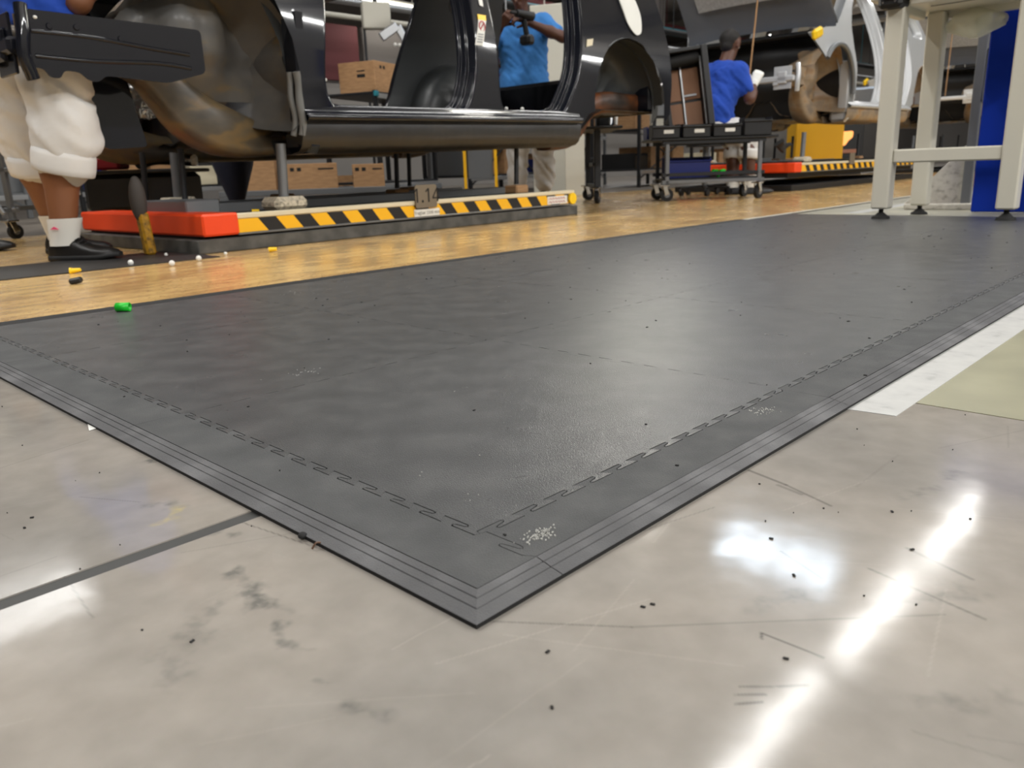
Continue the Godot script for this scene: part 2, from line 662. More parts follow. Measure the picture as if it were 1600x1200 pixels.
func build_floor() -> void:
	# polished sheet floor in front: blotches, smears, marks of trolleys and shoes
	var w := 1280
	var h := 1493
	var big := FastNoiseLite.new()
	big.seed = 71
	big.frequency = 0.0035
	big.fractal_octaves = 5
	var a := big.get_image(w, h, false, false, false)
	big.seed = 72
	big.frequency = 0.03
	big.fractal_octaves = 4
	var b := big.get_image(w, h, false, false, false)
	a.convert(Image.FORMAT_L8)
	b.convert(Image.FORMAT_L8)
	var da := a.get_data()
	var db := b.get_data()
	var bytes := PackedByteArray()
	bytes.resize(w * h * 3)
	for i in w * h:
		var t := (da[i] - 128) * 0.11 + (db[i] - 128) * 0.06
		var warm := (da[i] - 128) * 0.018
		bytes[i * 3] = clampi(int(140 + t + warm), 0, 255)
		bytes[i * 3 + 1] = clampi(int(135 + t), 0, 255)
		bytes[i * 3 + 2] = clampi(int(128 + t - warm), 0, 255)
	var im := Image.create_from_data(w, h, false, Image.FORMAT_RGB8, bytes)
	var dirt := Color(0.33, 0.33, 0.32)
	var dark := Color(0.25, 0.24, 0.23)
	for d in FLOOR_SMEARS:
		stroke(im, Vector2(d[0], d[1]), Vector2(d[2], d[3]), d[4], dirt, d[5], 0.9, int(d[0] * 1000))
	for d in FLOOR_SCRATCHES:
		stroke(im, Vector2(d[0], d[1]), Vector2(d[2], d[3]), d[4], dark, d[5])
	stroke(im, Vector2(0.245, -0.675), Vector2(0.265, -0.69), 0.035, Color(0.72, 0.66, 0.42), 0.5, 0.8, 9)
	for i in 260:
		var p := Vector2(rng.randf_range(-0.5, 1.05), rng.randf_range(-1.5, 0.4))
		var ang := rng.randf_range(-0.5, 0.5) + (1.2 if rng.randf() < 0.3 else 0.2)
		var ln := rng.randf_range(0.02, 0.16)
		stroke(im, p, p + Vector2(cos(ang), sin(ang)) * ln, 0.0014, dark if rng.randf() < 0.4 else Color(0.72, 0.70, 0.66), rng.randf_range(0.06, 0.22))
	var gloss := FastNoiseLite.new()
	gloss.seed = 75
	gloss.frequency = 0.012
	gloss.fractal_octaves = 5
	var rim := gloss.get_image(512, 512, false, false, false)
	rim.convert(Image.FORMAT_L8)
	var rb := rim.get_data()
	for i in rb.size():
		rb[i] = clampi(int(150 + (rb[i] - 128) * 0.75), 0, 255)
	var sheet := plain(Color.WHITE, 0.17, 0.0, 0.5)
	sheet.albedo_texture = ImageTexture.create_from_image(im)
	sheet.roughness_texture = ImageTexture.create_from_image(Image.create_from_data(512, 512, false, Image.FORMAT_L8, rb))
	sheet.normal_enabled = true
	sheet.normal_texture = bumps(0.02, 1.2, 512, 77, 4)
	sheet.normal_scale = 0.06
	struct("floor_sheet_front", floor_slab(-12, 0.9935, -0.616, 9, 0.0, 0.006, PRINT_SIZE, PRINT_ORG), sheet)
	struct("floor_sheet_left", floor_slab(-12, 2.2, -1.93, -0.634, 0.0, 0.006, PRINT_SIZE, PRINT_ORG), sheet)
	# greenish yellow sheet on the right
	var yel := plain(Color.WHITE, 0.30, 0.0, 0.5)
	yel.albedo_texture = noise_tex(0.012, [[0.0, Color(0.51, 0.50, 0.41)], [0.5, Color(0.56, 0.55, 0.455)], [1.0, Color(0.61, 0.60, 0.50)]], 512, FastNoiseLite.TYPE_SIMPLEX_SMOOTH, 5, 81)
	triplanar(yel, 0.8, true)
	struct("floor_sheet_yellow", floor_slab(0.9965, 45, -0.616, 9, 0.0, 0.006), yel)
	var pale := plain(Color.WHITE, 0.4, 0.0, 0.5)
	pale.albedo_texture = noise_tex(0.01, [[0.0, Color(0.52, 0.51, 0.46)], [0.6, Color(0.63, 0.62, 0.56)], [1.0, Color(0.74, 0.72, 0.60)]], 512, FastNoiseLite.TYPE_SIMPLEX_SMOOTH, 5, 83)
	triplanar(pale, 0.5, true)
	struct("floor_sheet_pale", floor_slab(2.2, 45, -1.93, -0.634, 0.0, 0.006), pale)
	# joint strip set between the sheets
	var joint := plain(Color(0.24, 0.24, 0.235), 0.5)
	struct("trim_10", slab(Vector3(-12, -0.006, -0.634), Vector3(45, -0.0012, -0.616)), joint)
	# wooden walkway: pressed strand boards with dark flecks
	var grain := plain(Color.WHITE, 0.30, 0.0, 0.5)
	grain.albedo_texture = wood_texture()
	grain.roughness_texture = noise_tex(0.01, [[0.0, grey(0.6)], [1.0, grey(1.0)]], 256, FastNoiseLite.TYPE_SIMPLEX_SMOOTH, 4, 87)
	grain.clearcoat_enabled = true
	grain.clearcoat = 0.5
	grain.clearcoat_roughness = 0.22
	var x := -12.0
	var boards: Array[float] = [-12.0, -7.1, -4.7, -2.2, 0.25, 2.7, 5.15, 7.6, 10.05, 12.5, 17.0, 22.0, 30.0, 45.0]
	var deck := struct("floor_wood", floor_slab(-12, 45, -7.0, -2.93, -0.004, 0.004), mats_concrete())
	for i in boards.size() - 1:
		for row in [[-2.925, -1.985], [-4.1, -2.929], [-5.4, -4.104]]:
			part("board", floor_slab(boards[i], boards[i + 1] - 0.003, row[0], row[1], 0.0, 0.005, Vector2(1.6, 0.8), Vector2(0.37 * i, 0.21 * i)), grain, deck)
	# dark steel plate of the line, in front of the first platform
	struct("trim_11", slab(Vector3(-12, 0.0, -3.42), Vector3(1.44, 0.004, -2.935)), plain(Color(0.20, 0.195, 0.19), 0.5, 0.3))
	# painted line along the far edge of the mat and the white band along its near edge
	struct("trim_12", slab(Vector3(1.9, 0.0, -1.984), Vector3(30, 0.003, -1.962)), mats.white_paint)
	var tape := plain(Color.WHITE, 0.45)
	tape.albedo_texture = noise_tex(0.03, [[0.0, Color(0.60, 0.60, 0.59)], [0.3, Color(0.68, 0.68, 0.67)], [1.0, Color(0.72, 0.72, 0.705)]], 256, FastNoiseLite.TYPE_SIMPLEX_SMOOTH, 4, 89)
	triplanar(tape, 3.0, true)
	var s := Shape.new()
	s.prism(poly([0.919, -0.36, 0.928, -0.287, 12.0, -0.287, 12.0, -0.36]), Transform3D(Basis(Vector3.RIGHT, Vector3(0, 0, 1), Vector3.UP), Vector3.ZERO), 0.0007)
	single("floor_tape", s.mesh(), tape, "worn white tape band on the floor along the mat's right edge", "floor tape")
	s = Shape.new()
	s.prism(poly([4.3, -1.70, 4.36, -1.62, 7.5, -1.66, 7.5, -1.74]), Transform3D(Basis(Vector3.RIGHT, Vector3(0, 0, 1), Vector3.UP), Vector3.ZERO), 0.0007)
	single("floor_tape", s.mesh(), tape, "white tape line on the pale floor behind the workbench legs", "floor tape")


const FLOOR_SMEARS := [
	[0.243, -0.54, 0.236, -0.50, 0.03, 0.55], [0.238, -0.50, 0.226, -0.45, 0.034, 0.6], [0.226, -0.45, 0.213, -0.425, 0.018, 0.55],
	[0.216, -0.43, 0.222, -0.405, 0.012, 0.5], [0.204, -0.378, 0.214, -0.364, 0.010, 0.7], [0.207, -0.34, 0.216, -0.318, 0.018, 0.5],
	[0.262, -0.62, 0.275, -0.60, 0.02, 0.4], [0.302, -0.85, 0.306, -0.835, 0.02, 0.6], [0.27, -0.70, 0.255, -0.72, 0.03, 0.4],
	[0.52, -0.15, 0.56, -0.12, 0.04, 0.3], [0.62, -0.06, 0.70, -0.04, 0.05, 0.25], [0.70, -0.20, 0.80, -0.18, 0.03, 0.3],
	[0.15, -0.45, 0.20, -0.50, 0.05, 0.25], [0.42, -0.10, 0.45, -0.07, 0.03, 0.3], [0.10, -0.9, 0.16, -0.92, 0.05, 0.25], [0.45, -0.22, 0.50, -0.19, 0.03, 0.25]]
const FLOOR_SCRATCHES := [
	[0.672, -0.338, 0.660, -0.295, 0.005, 0.4], [0.660, -0.295, 0.640, -0.245, 0.004, 0.35], [0.655, -0.30, 0.648, -0.275, 0.006, 0.25],
	[0.424, -0.200, 0.423, -0.160, 0.0016, 0.6], [0.424, -0.200, 0.418, -0.197, 0.0016, 0.6], [0.351, -0.178, 0.362, -0.168, 0.0014, 0.6],
	[0.358, -0.182, 0.369, -0.170, 0.0014, 0.55], [0.366, -0.184, 0.378, -0.170, 0.0014, 0.5], [0.380, -0.168, 0.392, -0.156, 0.0014, 0.55],
	[0.332, -0.469, 0.377, -0.399, 0.001, 0.3], [0.315, -0.349, 0.376, -0.266, 0.001, 0.35], [0.376, -0.266, 0.52, -0.12, 0.001, 0.25],
	[0.29, -0.62, 0.31, -0.50, 0.0012, 0.35], [0.55, -0.18, 0.53, -0.10, 0.003, 0.35], [0.60, -0.17, 0.58, -0.12, 0.004, 0.3], [0.535, -0.24, 0.515, -0.20, 0.0012, 0.45]]


func wood_texture() -> ImageTexture:
	var w := 1024
	var h := 512
	var n := FastNoiseLite.new()
	n.seed = 91
	n.frequency = 0.02
	n.fractal_octaves = 4
	# strands lie along x: a noise of a short picture drawn out
	var a := n.get_seamless_image(256, 512, false, false, 0.1, true)
	a.resize(w, h, Image.INTERPOLATE_CUBIC)
	n.seed = 92
	n.frequency = 0.004
	var b := n.get_seamless_image(w, h, false, false, 0.1, true)
	n.seed = 93
	n.frequency = 0.22
	n.fractal_octaves = 2
	var c := n.get_seamless_image(300, 512, false, false, 0.1, true)
	c.resize(w, h, Image.INTERPOLATE_CUBIC)
	for im in [a, b, c]:
		im.convert(Image.FORMAT_L8)
	var da := a.get_data()
	var db := b.get_data()
	var dc := c.get_data()
	var out := PackedByteArray()
	out.resize(w * h * 3)
	for i in w * h:
		var t := (da[i] - 128) * 0.20 + (db[i] - 128) * 0.12
		var fleck := 0.0 if dc[i] > 70 else minf(1.0, (70 - dc[i]) / 30.0)
		out[i * 3] = clampi(int((206 + t) * (1.0 - 0.6 * fleck)), 0, 255)
		out[i * 3 + 1] = clampi(int((170 + t) * (1.0 - 0.64 * fleck)), 0, 255)
		out[i * 3 + 2] = clampi(int((112 + t * 0.7) * (1.0 - 0.66 * fleck)), 0, 255)
	return ImageTexture.create_from_image(Image.create_from_data(w, h, false, Image.FORMAT_RGB8, out))


# ---------------------------------------------------------------- the mat

const TILE := 0.53
const SEAM_X := 0.395
const SEAM_Z := -0.425
const EDGE_X := 0.308
const EDGE_Z := -0.339
const RAMP := 0.026
const MAT_TOP := 0.010
const MAT_FAR := -1.90
const COLUMNS := 7
const PITCH_POINTS := [[0.0, -1.0, 1], [0.34, -1.0, 1], [0.64, -1.0, 1], [0.70, -0.92, 1], [0.735, -0.55, 1], [0.69, -0.18, 1], [0.58, 0.0, 1], [0.46, 0.18, 1], [0.415, 0.55, 1], [0.44, 0.92, 1], [0.50, 1.0, 1], [0.85, 1.0, 1], [1.17, 1.0, 1], [1.165, 0.9, 0], [1.03, -0.9, 0]]


# the line along which two pieces hook into each other: [place, opening of the joint]
func seam(a: Vector2, b: Vector2, n: int, amp := 0.0047, tight := false) -> Array:
	var d := (b - a) / n
	var nrm := Vector2(-d.y, d.x).normalized() * amp
	var l := [[a, 0.4]]
	for i in n:
		for p in PITCH_POINTS:
			if i == n - 1 and p[0] > 0.9:
				continue
			l.append([a + d * (i + p[0] + (0.03 if p[0] == 0.0 and i == 0 else 0.0)) + nrm * p[1], float(p[2]) * (0.12 if tight and (p[1] < 0.99 or p[0] < 0.6) else 1.0)])
	l.append([b, 0.4])
	return l


func shrink(l: Array, g: float) -> PackedVector2Array:
	var o := PackedVector2Array()
	for i in l.size():
		var d: Vector2 = (l[mini(i + 1, l.size() - 1)][0] - l[maxi(i - 1, 0)][0]).normalized()
		o.append(l[i][0] + Vector2(-d.y, d.x) * (g * l[i][1]))
	return o


func backwards(p: PackedVector2Array) -> PackedVector2Array:
	var q := p.duplicate()
	q.reverse()
	return q


# the top of a mat piece (polygon in x, z) with walls going down along its outline
func mat_piece(p: PackedVector2Array, top: float, low: float) -> ArrayMesh:
	var clean := PackedVector2Array()
	for v in p:
		if clean.is_empty() or (clean[-1].distance_to(v) > 0.00005 and clean[0].distance_to(v) > 0.00005):
			clean.append(v)
	if Geometry2D.is_polygon_clockwise(clean):
		clean.reverse()
	var s := Shape.new()
	var t := Geometry2D.triangulate_polygon(clean)
	if t.is_empty():
		push_warning("a mat piece could not be filled")
	for i in range(0, t.size(), 3):
		var q := [clean[t[i]], clean[t[i + 1]], clean[t[i + 2]]]
		var a := Vector3(q[0].x, top, q[0].y)
		var b := Vector3(q[1].x, top, q[1].y)
		var c := Vector3(q[2].x, top, q[2].y)
		s.out(a, b, c, Vector3(a.x, -1.0, a.z))
	for i in clean.size():
		var a := clean[i]
		var b := clean[(i + 1) % clean.size()]
		s.quad(Vector3(a.x, top, a.y), Vector3(b.x, top, b.y), Vector3(b.x, low, b.y), Vector3(a.x, low, a.y))
	return s.mesh()


# heights of the ramp over the distance from its outer edge: three grooves, a thin lip
const RAMP_PROFILE := [[0.014, 0.0034], [0.0012, 0.0035], [0.0, 0.0040], [0.0008, 0.0044], [0.0103, 0.0063], [0.0106, 0.0056], [0.0114, 0.0056], [0.0117, 0.0066], [0.0178, 0.0081], [0.0181, 0.0074], [0.0189, 0.0074], [0.0192, 0.0084], [0.0252, 0.0099], [0.0255, 0.0090], [0.0260, 0.0090], [0.0260, 0.010]]


func ramp_mesh(along_x: bool, from: float, to: float, mitre_from: bool, mitre_to := false) -> ArrayMesh:
	var s := Shape.new()
	var p := []
	var q := []
	for r in RAMP_PROFILE:
		var d: float = r[0]
		if along_x:
			p.append(Vector3(from + (d if mitre_from else 0.0), r[1], EDGE_Z - d))
			q.append(Vector3(to, r[1], EDGE_Z - d))
		else:
			p.append(Vector3(EDGE_X + d, r[1], from - (d if mitre_from else 0.0)))
			q.append(Vector3(EDGE_X + d, r[1], to))
	for i in p.size() - 1:
		s.out(p[i], q[i], q[i + 1], (p[i] + q[i]) * 0.5 - Vector3(-0.3, 1, 0.3))
		s.out(p[i], q[i + 1], p[i + 1], (p[i] + q[i]) * 0.5 - Vector3(-0.3, 1, 0.3))
	return s.mesh()


func build_mat() -> void:
	var o := thing("floor_mat", "large dark grey rubber mat of interlocking tiles with grooved ramp edges", "mat")
	var g := 0.0007
	var low := 0.003
	var xs := []
	for i in COLUMNS + 1:
		xs.append(SEAM_X + TILE * i)
	var zs := [SEAM_Z, SEAM_Z - TILE, SEAM_Z - 2 * TILE, MAT_FAR]
	# seams along x (between rows) and along z (between columns)
	var sx := {}
	var sz := {}
	for j in 3:
		for i in COLUMNS:
			sx[[i, j]] = seam(Vector2(xs[i], zs[j]), Vector2(xs[i + 1], zs[j]), 13, 0.0047, j > 0)
	for i in COLUMNS:
		for j in 3:
			sz[[i, j]] = seam(Vector2(xs[i], zs[j]), Vector2(xs[i], zs[j + 1]), 13 if j < 2 else 10, 0.0047, i > 0)
	for j in 3:
		for i in COLUMNS:
			var near_g := g if j == 0 else g * 1.1
			var left_g := g if i == 0 else g * 1.1
			var p := PackedVector2Array()
			p.append_array(shrink(sx[[i, j]], -near_g))
			if i < COLUMNS - 1:
				p.append_array(shrink(sz[[i + 1, j]], -g * 1.1))
			else:
				p.append_array(PackedVector2Array([Vector2(xs[i + 1], zs[j]), Vector2(xs[i + 1], zs[j + 1])]))
			if j < 2:
				p.append_array(backwards(shrink(sx[[i, j + 1]], g * 1.1)))
			else:
				p.append_array(PackedVector2Array([Vector2(xs[i + 1], zs[3]), Vector2(xs[i], zs[3])]))
			p.append_array(backwards(shrink(sz[[i, j]], left_g)))
			part("tile", mat_piece(p, MAT_TOP, low), mats.rubber, o)
	# border strips on the left side; the first one takes in the corner
	var rx := EDGE_X + RAMP
	var rz := EDGE_Z - RAMP
	var key := seam(Vector2(SEAM_X, SEAM_Z), Vector2(SEAM_X, rz), 1, 0.0055)
	for j in 3:
		var p := PackedVector2Array()
		p.append_array(shrink(sz[[0, j]], -g))
		p.append(Vector2(rx, zs[j + 1] + 0.0004))
		if j == 0:
			p.append(Vector2(rx, rz))
			p.append_array(backwards(shrink(key, g * 0.7)))
		else:
			p.append(Vector2(rx, zs[j] - 0.0004))
		var b := part("border_strip", mat_piece(p, MAT_TOP, low), mats.rubber_strip, o)
		part("ramp", ramp_mesh(false, EDGE_Z if j == 0 else zs[j] - 0.0004, zs[j + 1] + 0.0004, j == 0), mats.rubber_ramp, b)
		if j == 0:
			part("ramp", ramp_mesh(true, EDGE_X, SEAM_X - 0.0004, true), mats.rubber_ramp, b)
	for i in COLUMNS:
		var p := PackedVector2Array()
		p.append_array(shrink(sx[[i, 0]], g))
		p.append(Vector2(xs[i + 1] - 0.0004, rz))
		if i == 0:
			p.append_array(backwards(shrink(key, -g * 0.7)))
		else:
			p.append(Vector2(xs[i] + 0.0004, rz))
		var b := part("border_strip", mat_piece(p, MAT_TOP, low), mats.rubber_strip, o)
		part("ramp", ramp_mesh(true, xs[i] + 0.0004, xs[i + 1] - 0.0004, false), mats.rubber_ramp, b)
	# sheet under the tiles that closes the joints, and the low black edging at the far side
	part("backing_sheet", slab(Vector3(EDGE_X + 0.0008, 0.0, MAT_FAR + 0.004), Vector3(xs[COLUMNS] - 0.004, 0.0034, EDGE_Z - 0.0008)), mats.black_rubber, o)
	single("edging_strip", Shape.new().box(Vector3(-1.0, 0.0035, -1.945), Vector3(9.4, 0.007, 0.07), 0.003).mesh(), mats.black_rubber, "low black rubber edging strip between the mat and the wooden walkway", "edging")


# ---------------------------------------------------------------- the moving line: platforms and car bodies

func build_line() -> void:
	platform(0.0, 0.0, "low platform with orange bumper and black-yellow edge under the black car body", true)
	platform(5.75, 0.10, "platform with orange bumper and hazard stripes under the silver car body", false)
	platform(12.8, 0.16, "far platform with red bumper seen between the workbench legs", false)
	car_body("black lacquered car body without doors or fenders in front of the mat", "paint_black", "under_black", 0.0, 0.0, false)
	car_body("silver car body with open bonnet further along the line", "paint_silver", "under_silver", 6.46, 0.25, true)
	car_body("white car body furthest along the line, seen past the workbench legs", "paint_white", "under_silver", 13.3, 0.36, true)


# a low wheeled platform; x as on the first one, where its near edge runs from 1.45 to 3.92
func platform(shift: float, lift: float, label: String, first: bool) -> void:
	var org := on_lane(2.7 + shift, 0.0, 0.0)
	var o := thing("assembly_platform", label, "platform", org, LANE_TURN, "platforms of the car line")
	var p := func(x: float, y: float, off: float) -> Vector3: return Vector3(x - 2.7, y + (lift if y > 0.06 else 0.0), -off)
	var x0 := 1.62
	var x1 := 3.90 if first else 5.30
	var wide := 1.24
	var concrete := plain(Color.WHITE, 0.7)
	concrete.albedo_texture = noise_tex(0.03, [[0.0, Color(0.23, 0.23, 0.22)], [1.0, Color(0.37, 0.365, 0.35)]], 256, FastNoiseLite.TYPE_SIMPLEX_SMOOTH, 4, 97)
	triplanar(concrete, 1.2)
	var s := Shape.new()
	s.box(p.call((x1 + 1.48) * 0.5, 0.028, 0.61), Vector3(x1 - 1.40, 0.056, 1.22), 0.004)
	part("base_skirt", s.mesh(), concrete if first else mats.black_plastic, o)
	s = Shape.new()
	s.box(p.call((x1 + 1.46) * 0.5, 0.045 + lift * 0.5, 0.62), Vector3(x1 - 1.54, 0.05 + lift, 1.10), 0.004)
	part("undercarriage", s.mesh(), mats.black_plastic, o)
	s = Shape.new()
	s.box(p.call((x0 + x1) * 0.5, 0.1, wide * 0.5 + 0.004), Vector3(x1 - x0, 0.064, wide), 0.004)
	part("deck", s.mesh(), mats.steel_dark, o)
	s = Shape.new()
	s.box(p.call((x0 + x1) * 0.5, 0.14, 0.02), Vector3(x1 - x0 + 0.01, 0.022, 0.05), 0.004)
	part("white_rail", s.mesh(), mats.cream, o)
	s = Shape.new()
	s.box(p.call((x0 + x1) * 0.5, 0.0685, 0.001), Vector3(x1 - x0, 0.009, 0.012), 0.002)
	part("lower_rail", s.mesh(), mats.steel_grey, o)
	# slanted hazard stripes, one plate after another
	var n := 26 if first else 42
	var step := (x1 - x0 - 0.02) / n
	for i in n:
		var a := x0 + 0.01 + i * step
		var sh := 0.045
		var q := poly([a + sh, 0.073, a + step + sh, 0.073, a + step, 0.128, a, 0.128])
		if i == 0:
			q = poly([x0 + 0.002, 0.073, a + step + sh, 0.073, a + step, 0.128, x0 + 0.002, 0.128])
		if i == n - 1:
			q = poly([a + sh, 0.073, x1, 0.073, x1, 0.128, a, 0.128])
		for k in q.size():
			q[k] = Vector2(minf(q[k].x, x1) - 2.7, q[k].y + lift)
		if q[0].distance_to(q[1]) < 0.002:
			q.remove_at(1)
		s = Shape.new()
		s.prism(q, Transform3D(Basis(), Vector3(0, 0, -0.003)), 0.004)
		part("stripe", s.mesh(), mats.stripe_black if i % 2 else mats.yellow, o)
	# orange bumper across the front end
	s = Shape.new()
	s.box(p.call(1.545, 0.112, 0.60), Vector3(0.16, 0.088, 1.22), 0.008)
	part("bumper", s.mesh(), mats.orange_red, o)
	s = Shape.new()
	s.box(p.call(1.66, 0.17, 0.55), Vector3(0.16, 0.07, 0.42), 0.006)
	part("crossbeam_block", s.mesh(), mats.steel_grey, o)
	s = Shape.new()
	s.cyl(p.call(x1 - 0.025, 0.101, 0.02), p.call(x1 - 0.025, 0.101, -0.016), 0.034, -1, 20)
	part("end_buffer", s.mesh(), mats.yellow_plastic, o)
	# supports that carry the body
	var chips := plain(Color.WHITE, 0.7)
	chips.albedo_texture = noise_tex(0.05, [[0.0, Color(0.30, 0.29, 0.27)], [0.4, Color(0.72, 0.68, 0.60)], [1.0, Color(0.84, 0.80, 0.72)]], 256, FastNoiseLite.TYPE_SIMPLEX_SMOOTH, 4, 99)
	triplanar(chips, 4.0)
	for e in [[1.93, 0.12, true], [3.55, 0.16, false], [1.72, 0.62, false], [1.72, 1.02, false], [1.93, 1.12, true], [3.55, 1.12, false], [3.1, 0.72, false], [2.55, 1.1, false]]:
		var top := 0.40
		s = Shape.new()
		if e[2]:
			s.box(p.call(e[0], 0.175, e[1]), Vector3(0.17, 0.06, 0.14), 0.02)
		else:
			s.box(p.call(e[0], 0.170, e[1]), Vector3(0.11, 0.05, 0.10), 0.008)
		var b := part("support_block", s.mesh(), chips if e[2] else mats.cardboard, o)
		s = Shape.new()
		s.cyl(p.call(e[0], 0.2, e[1]), p.call(e[0] + 0.012, top + 0.03, e[1]), 0.022 if e[2] else 0.014, -1, 14)
		part("support_post", s.mesh(), mats.steel_grey if e[2] else mats.steel_dark, b)
	# deck rails seen under the body
	for off in [0.55, 0.95]:
		s = Shape.new()
		s.box(p.call(2.75, 0.155, off), Vector3(2.2, 0.045, 0.07), 0.004)
		part("deck_rail", s.mesh(), mats.steel_grey, o)
	# number plate and load sign
	var px := 2.66 if first else 2.9
	s = Shape.new()
	s.prism(rounded(poly([px - 2.7 - 0.072, 0.115 + lift, px - 2.7 + 0.072, 0.115 + lift, px - 2.7 + 0.072, 0.228 + lift, px - 2.7 - 0.072, 0.228 + lift]), 0.012), Transform3D(Basis(), Vector3(0, 0, 0.012)), 0.006)
	var plate := part("number_plate", s.mesh(), plain(Color(0.47, 0.43, 0.37), 0.5, 0.3), o)
	if first:
		letters("1.14", 0.068, Vector3(px - 2.7, 0.175, 0.0182), mats.ink, plate)
		s = Shape.new()
		s.box(Vector3(px - 2.7 + 0.012, 0.091, 0.003), Vector3(0.172, 0.036, 0.005), 0.001)
		var sign := part("load_sign", s.mesh(), mats.paper, o)
		letters("Tragbar 2200 mm", 0.0155, Vector3(px - 2.7 + 0.012, 0.0905, 0.0058), mats.ink, sign)
		s = Shape.new()
		s.box(p.call(3.735, 0.099, -0.002), Vector3(0.19, 0.046, 0.003), 0.0)
		var note := part("note_label", s.mesh(), mats.paper, o)
		s = Shape.new()
		for r in 2:
			var y := 0.088 + 0.02 * r
			var zig := PackedVector3Array()
			for k in 13:
				zig.append(Vector3(3.65 - 2.7 + 0.013 * k, y + (0.007 if k % 2 else -0.005), 0.0052))
			s.tube(zig, 0.0016, 4)
		part("red_scribble", s.mesh(), mats.red, note)


func letters(text: String, height: float, at: Vector3, m: Material, parent: Node3D, turn := Basis()) -> void:
	var t := TextMesh.new()
	var f := SystemFont.new()
	f.font_names = PackedStringArray(["Droid Sans"])
	t.font = f
	t.text = text
	t.font_size = 64
	t.pixel_size = height / 46.0
	t.depth = height * 0.03
	t.vertical_alignment = VERTICAL_ALIGNMENT_CENTER
	part("lettering", t, m, parent, Transform3D(turn, at))


# --------------------------------------------- body shells

const CAR_X := 3.1
const CAR_Y := 0.38
const CAR_WIDE := 1.80


func cp(x: float, y: float, off: float) -> Vector3:
	return Vector3(x - CAR_X, y - CAR_Y, -off)


# how far the side of the body leans in at a height
func lean(y: float) -> float:
	return 0.0 if y < 0.82 else 0.36 * pow((y - 0.82) / 1.04, 1.6)


# a curved panel: outline and openings as seen from the side, cut into bands so that it can bend
func side_sheet(s: Shape, outline: PackedVector2Array, holes: Array, step: float, depth: float) -> void:
	var lo := INF
	var hi := -INF
	for v in outline:
		lo = minf(lo, v.y)
		hi = maxf(hi, v.y)
	var k := int(ceil((hi - lo) / step))
	s.st.set_smooth_group(5)
	for i in k:
		var y0 := lo + (hi - lo) * i / k
		var y1 := lo + (hi - lo) * (i + 1) / k
		var pieces: Array = Geometry2D.intersect_polygons(outline, poly([-20, y0, 20, y0, 20, y1, -20, y1]))
		for hole in holes:
			var next := []
			for q in pieces:
				next.append_array(Geometry2D.clip_polygons(q, hole))
			pieces = next
		for q in pieces:
			if Geometry2D.is_polygon_clockwise(q):
				continue
			var t := Geometry2D.triangulate_polygon(q)
			for j in range(0, t.size(), 3):
				var a: Vector2 = q[t[j]]
				var b: Vector2 = q[t[j + 1]]
				var c: Vector2 = q[t[j + 2]]
				s.tri(cp(a.x, a.y, lean(a.y) + depth), cp(c.x, c.y, lean(c.y) + depth), cp(b.x, b.y, lean(b.y) + depth))


func offset_loop(p: PackedVector2Array, d: float) -> PackedVector2Array:
	var o := PackedVector2Array()
	var n := p.size()
	var sg := -1.0 if Geometry2D.is_polygon_clockwise(p) else 1.0
	for i in n:
		var t := (p[(i + 1) % n] - p[(i + n - 1) % n]).normalized()
		o.append(p[i] + Vector2(t.y, -t.x) * d * sg)
	return o


# the stepped flange round an opening: [how far out, how deep]
func reveal(loop: PackedVector2Array, steps: Array) -> ArrayMesh:
	var s := Shape.new()
	var rings := []
	for e in steps:
		var l := PackedVector3Array()
		for v in offset_loop(loop, e[0]):
			l.append(cp(v.x, v.y, lean(v.y) + e[1]))
		rings.append(l)
	s.loft(rings)
	return s.mesh()


func both_sides(called: String, mesh: Mesh, m: Material, o: Node3D) -> MeshInstance3D:
	var near := part(called, mesh, m, o)
	part(called, mesh, m, o, Transform3D(Basis.from_scale(Vector3(1, 1, -1)), Vector3(0, 0, -CAR_WIDE)))
	return near


func arc(c: Vector2, r: float, a0: float, a1: float, n: int) -> PackedVector2Array:
	var o := PackedVector2Array()
	for i in n + 1:
		var t := lerpf(a0, a1, float(i) / n)
		o.append(c + Vector2(cos(t), sin(t)) * r)
	return o


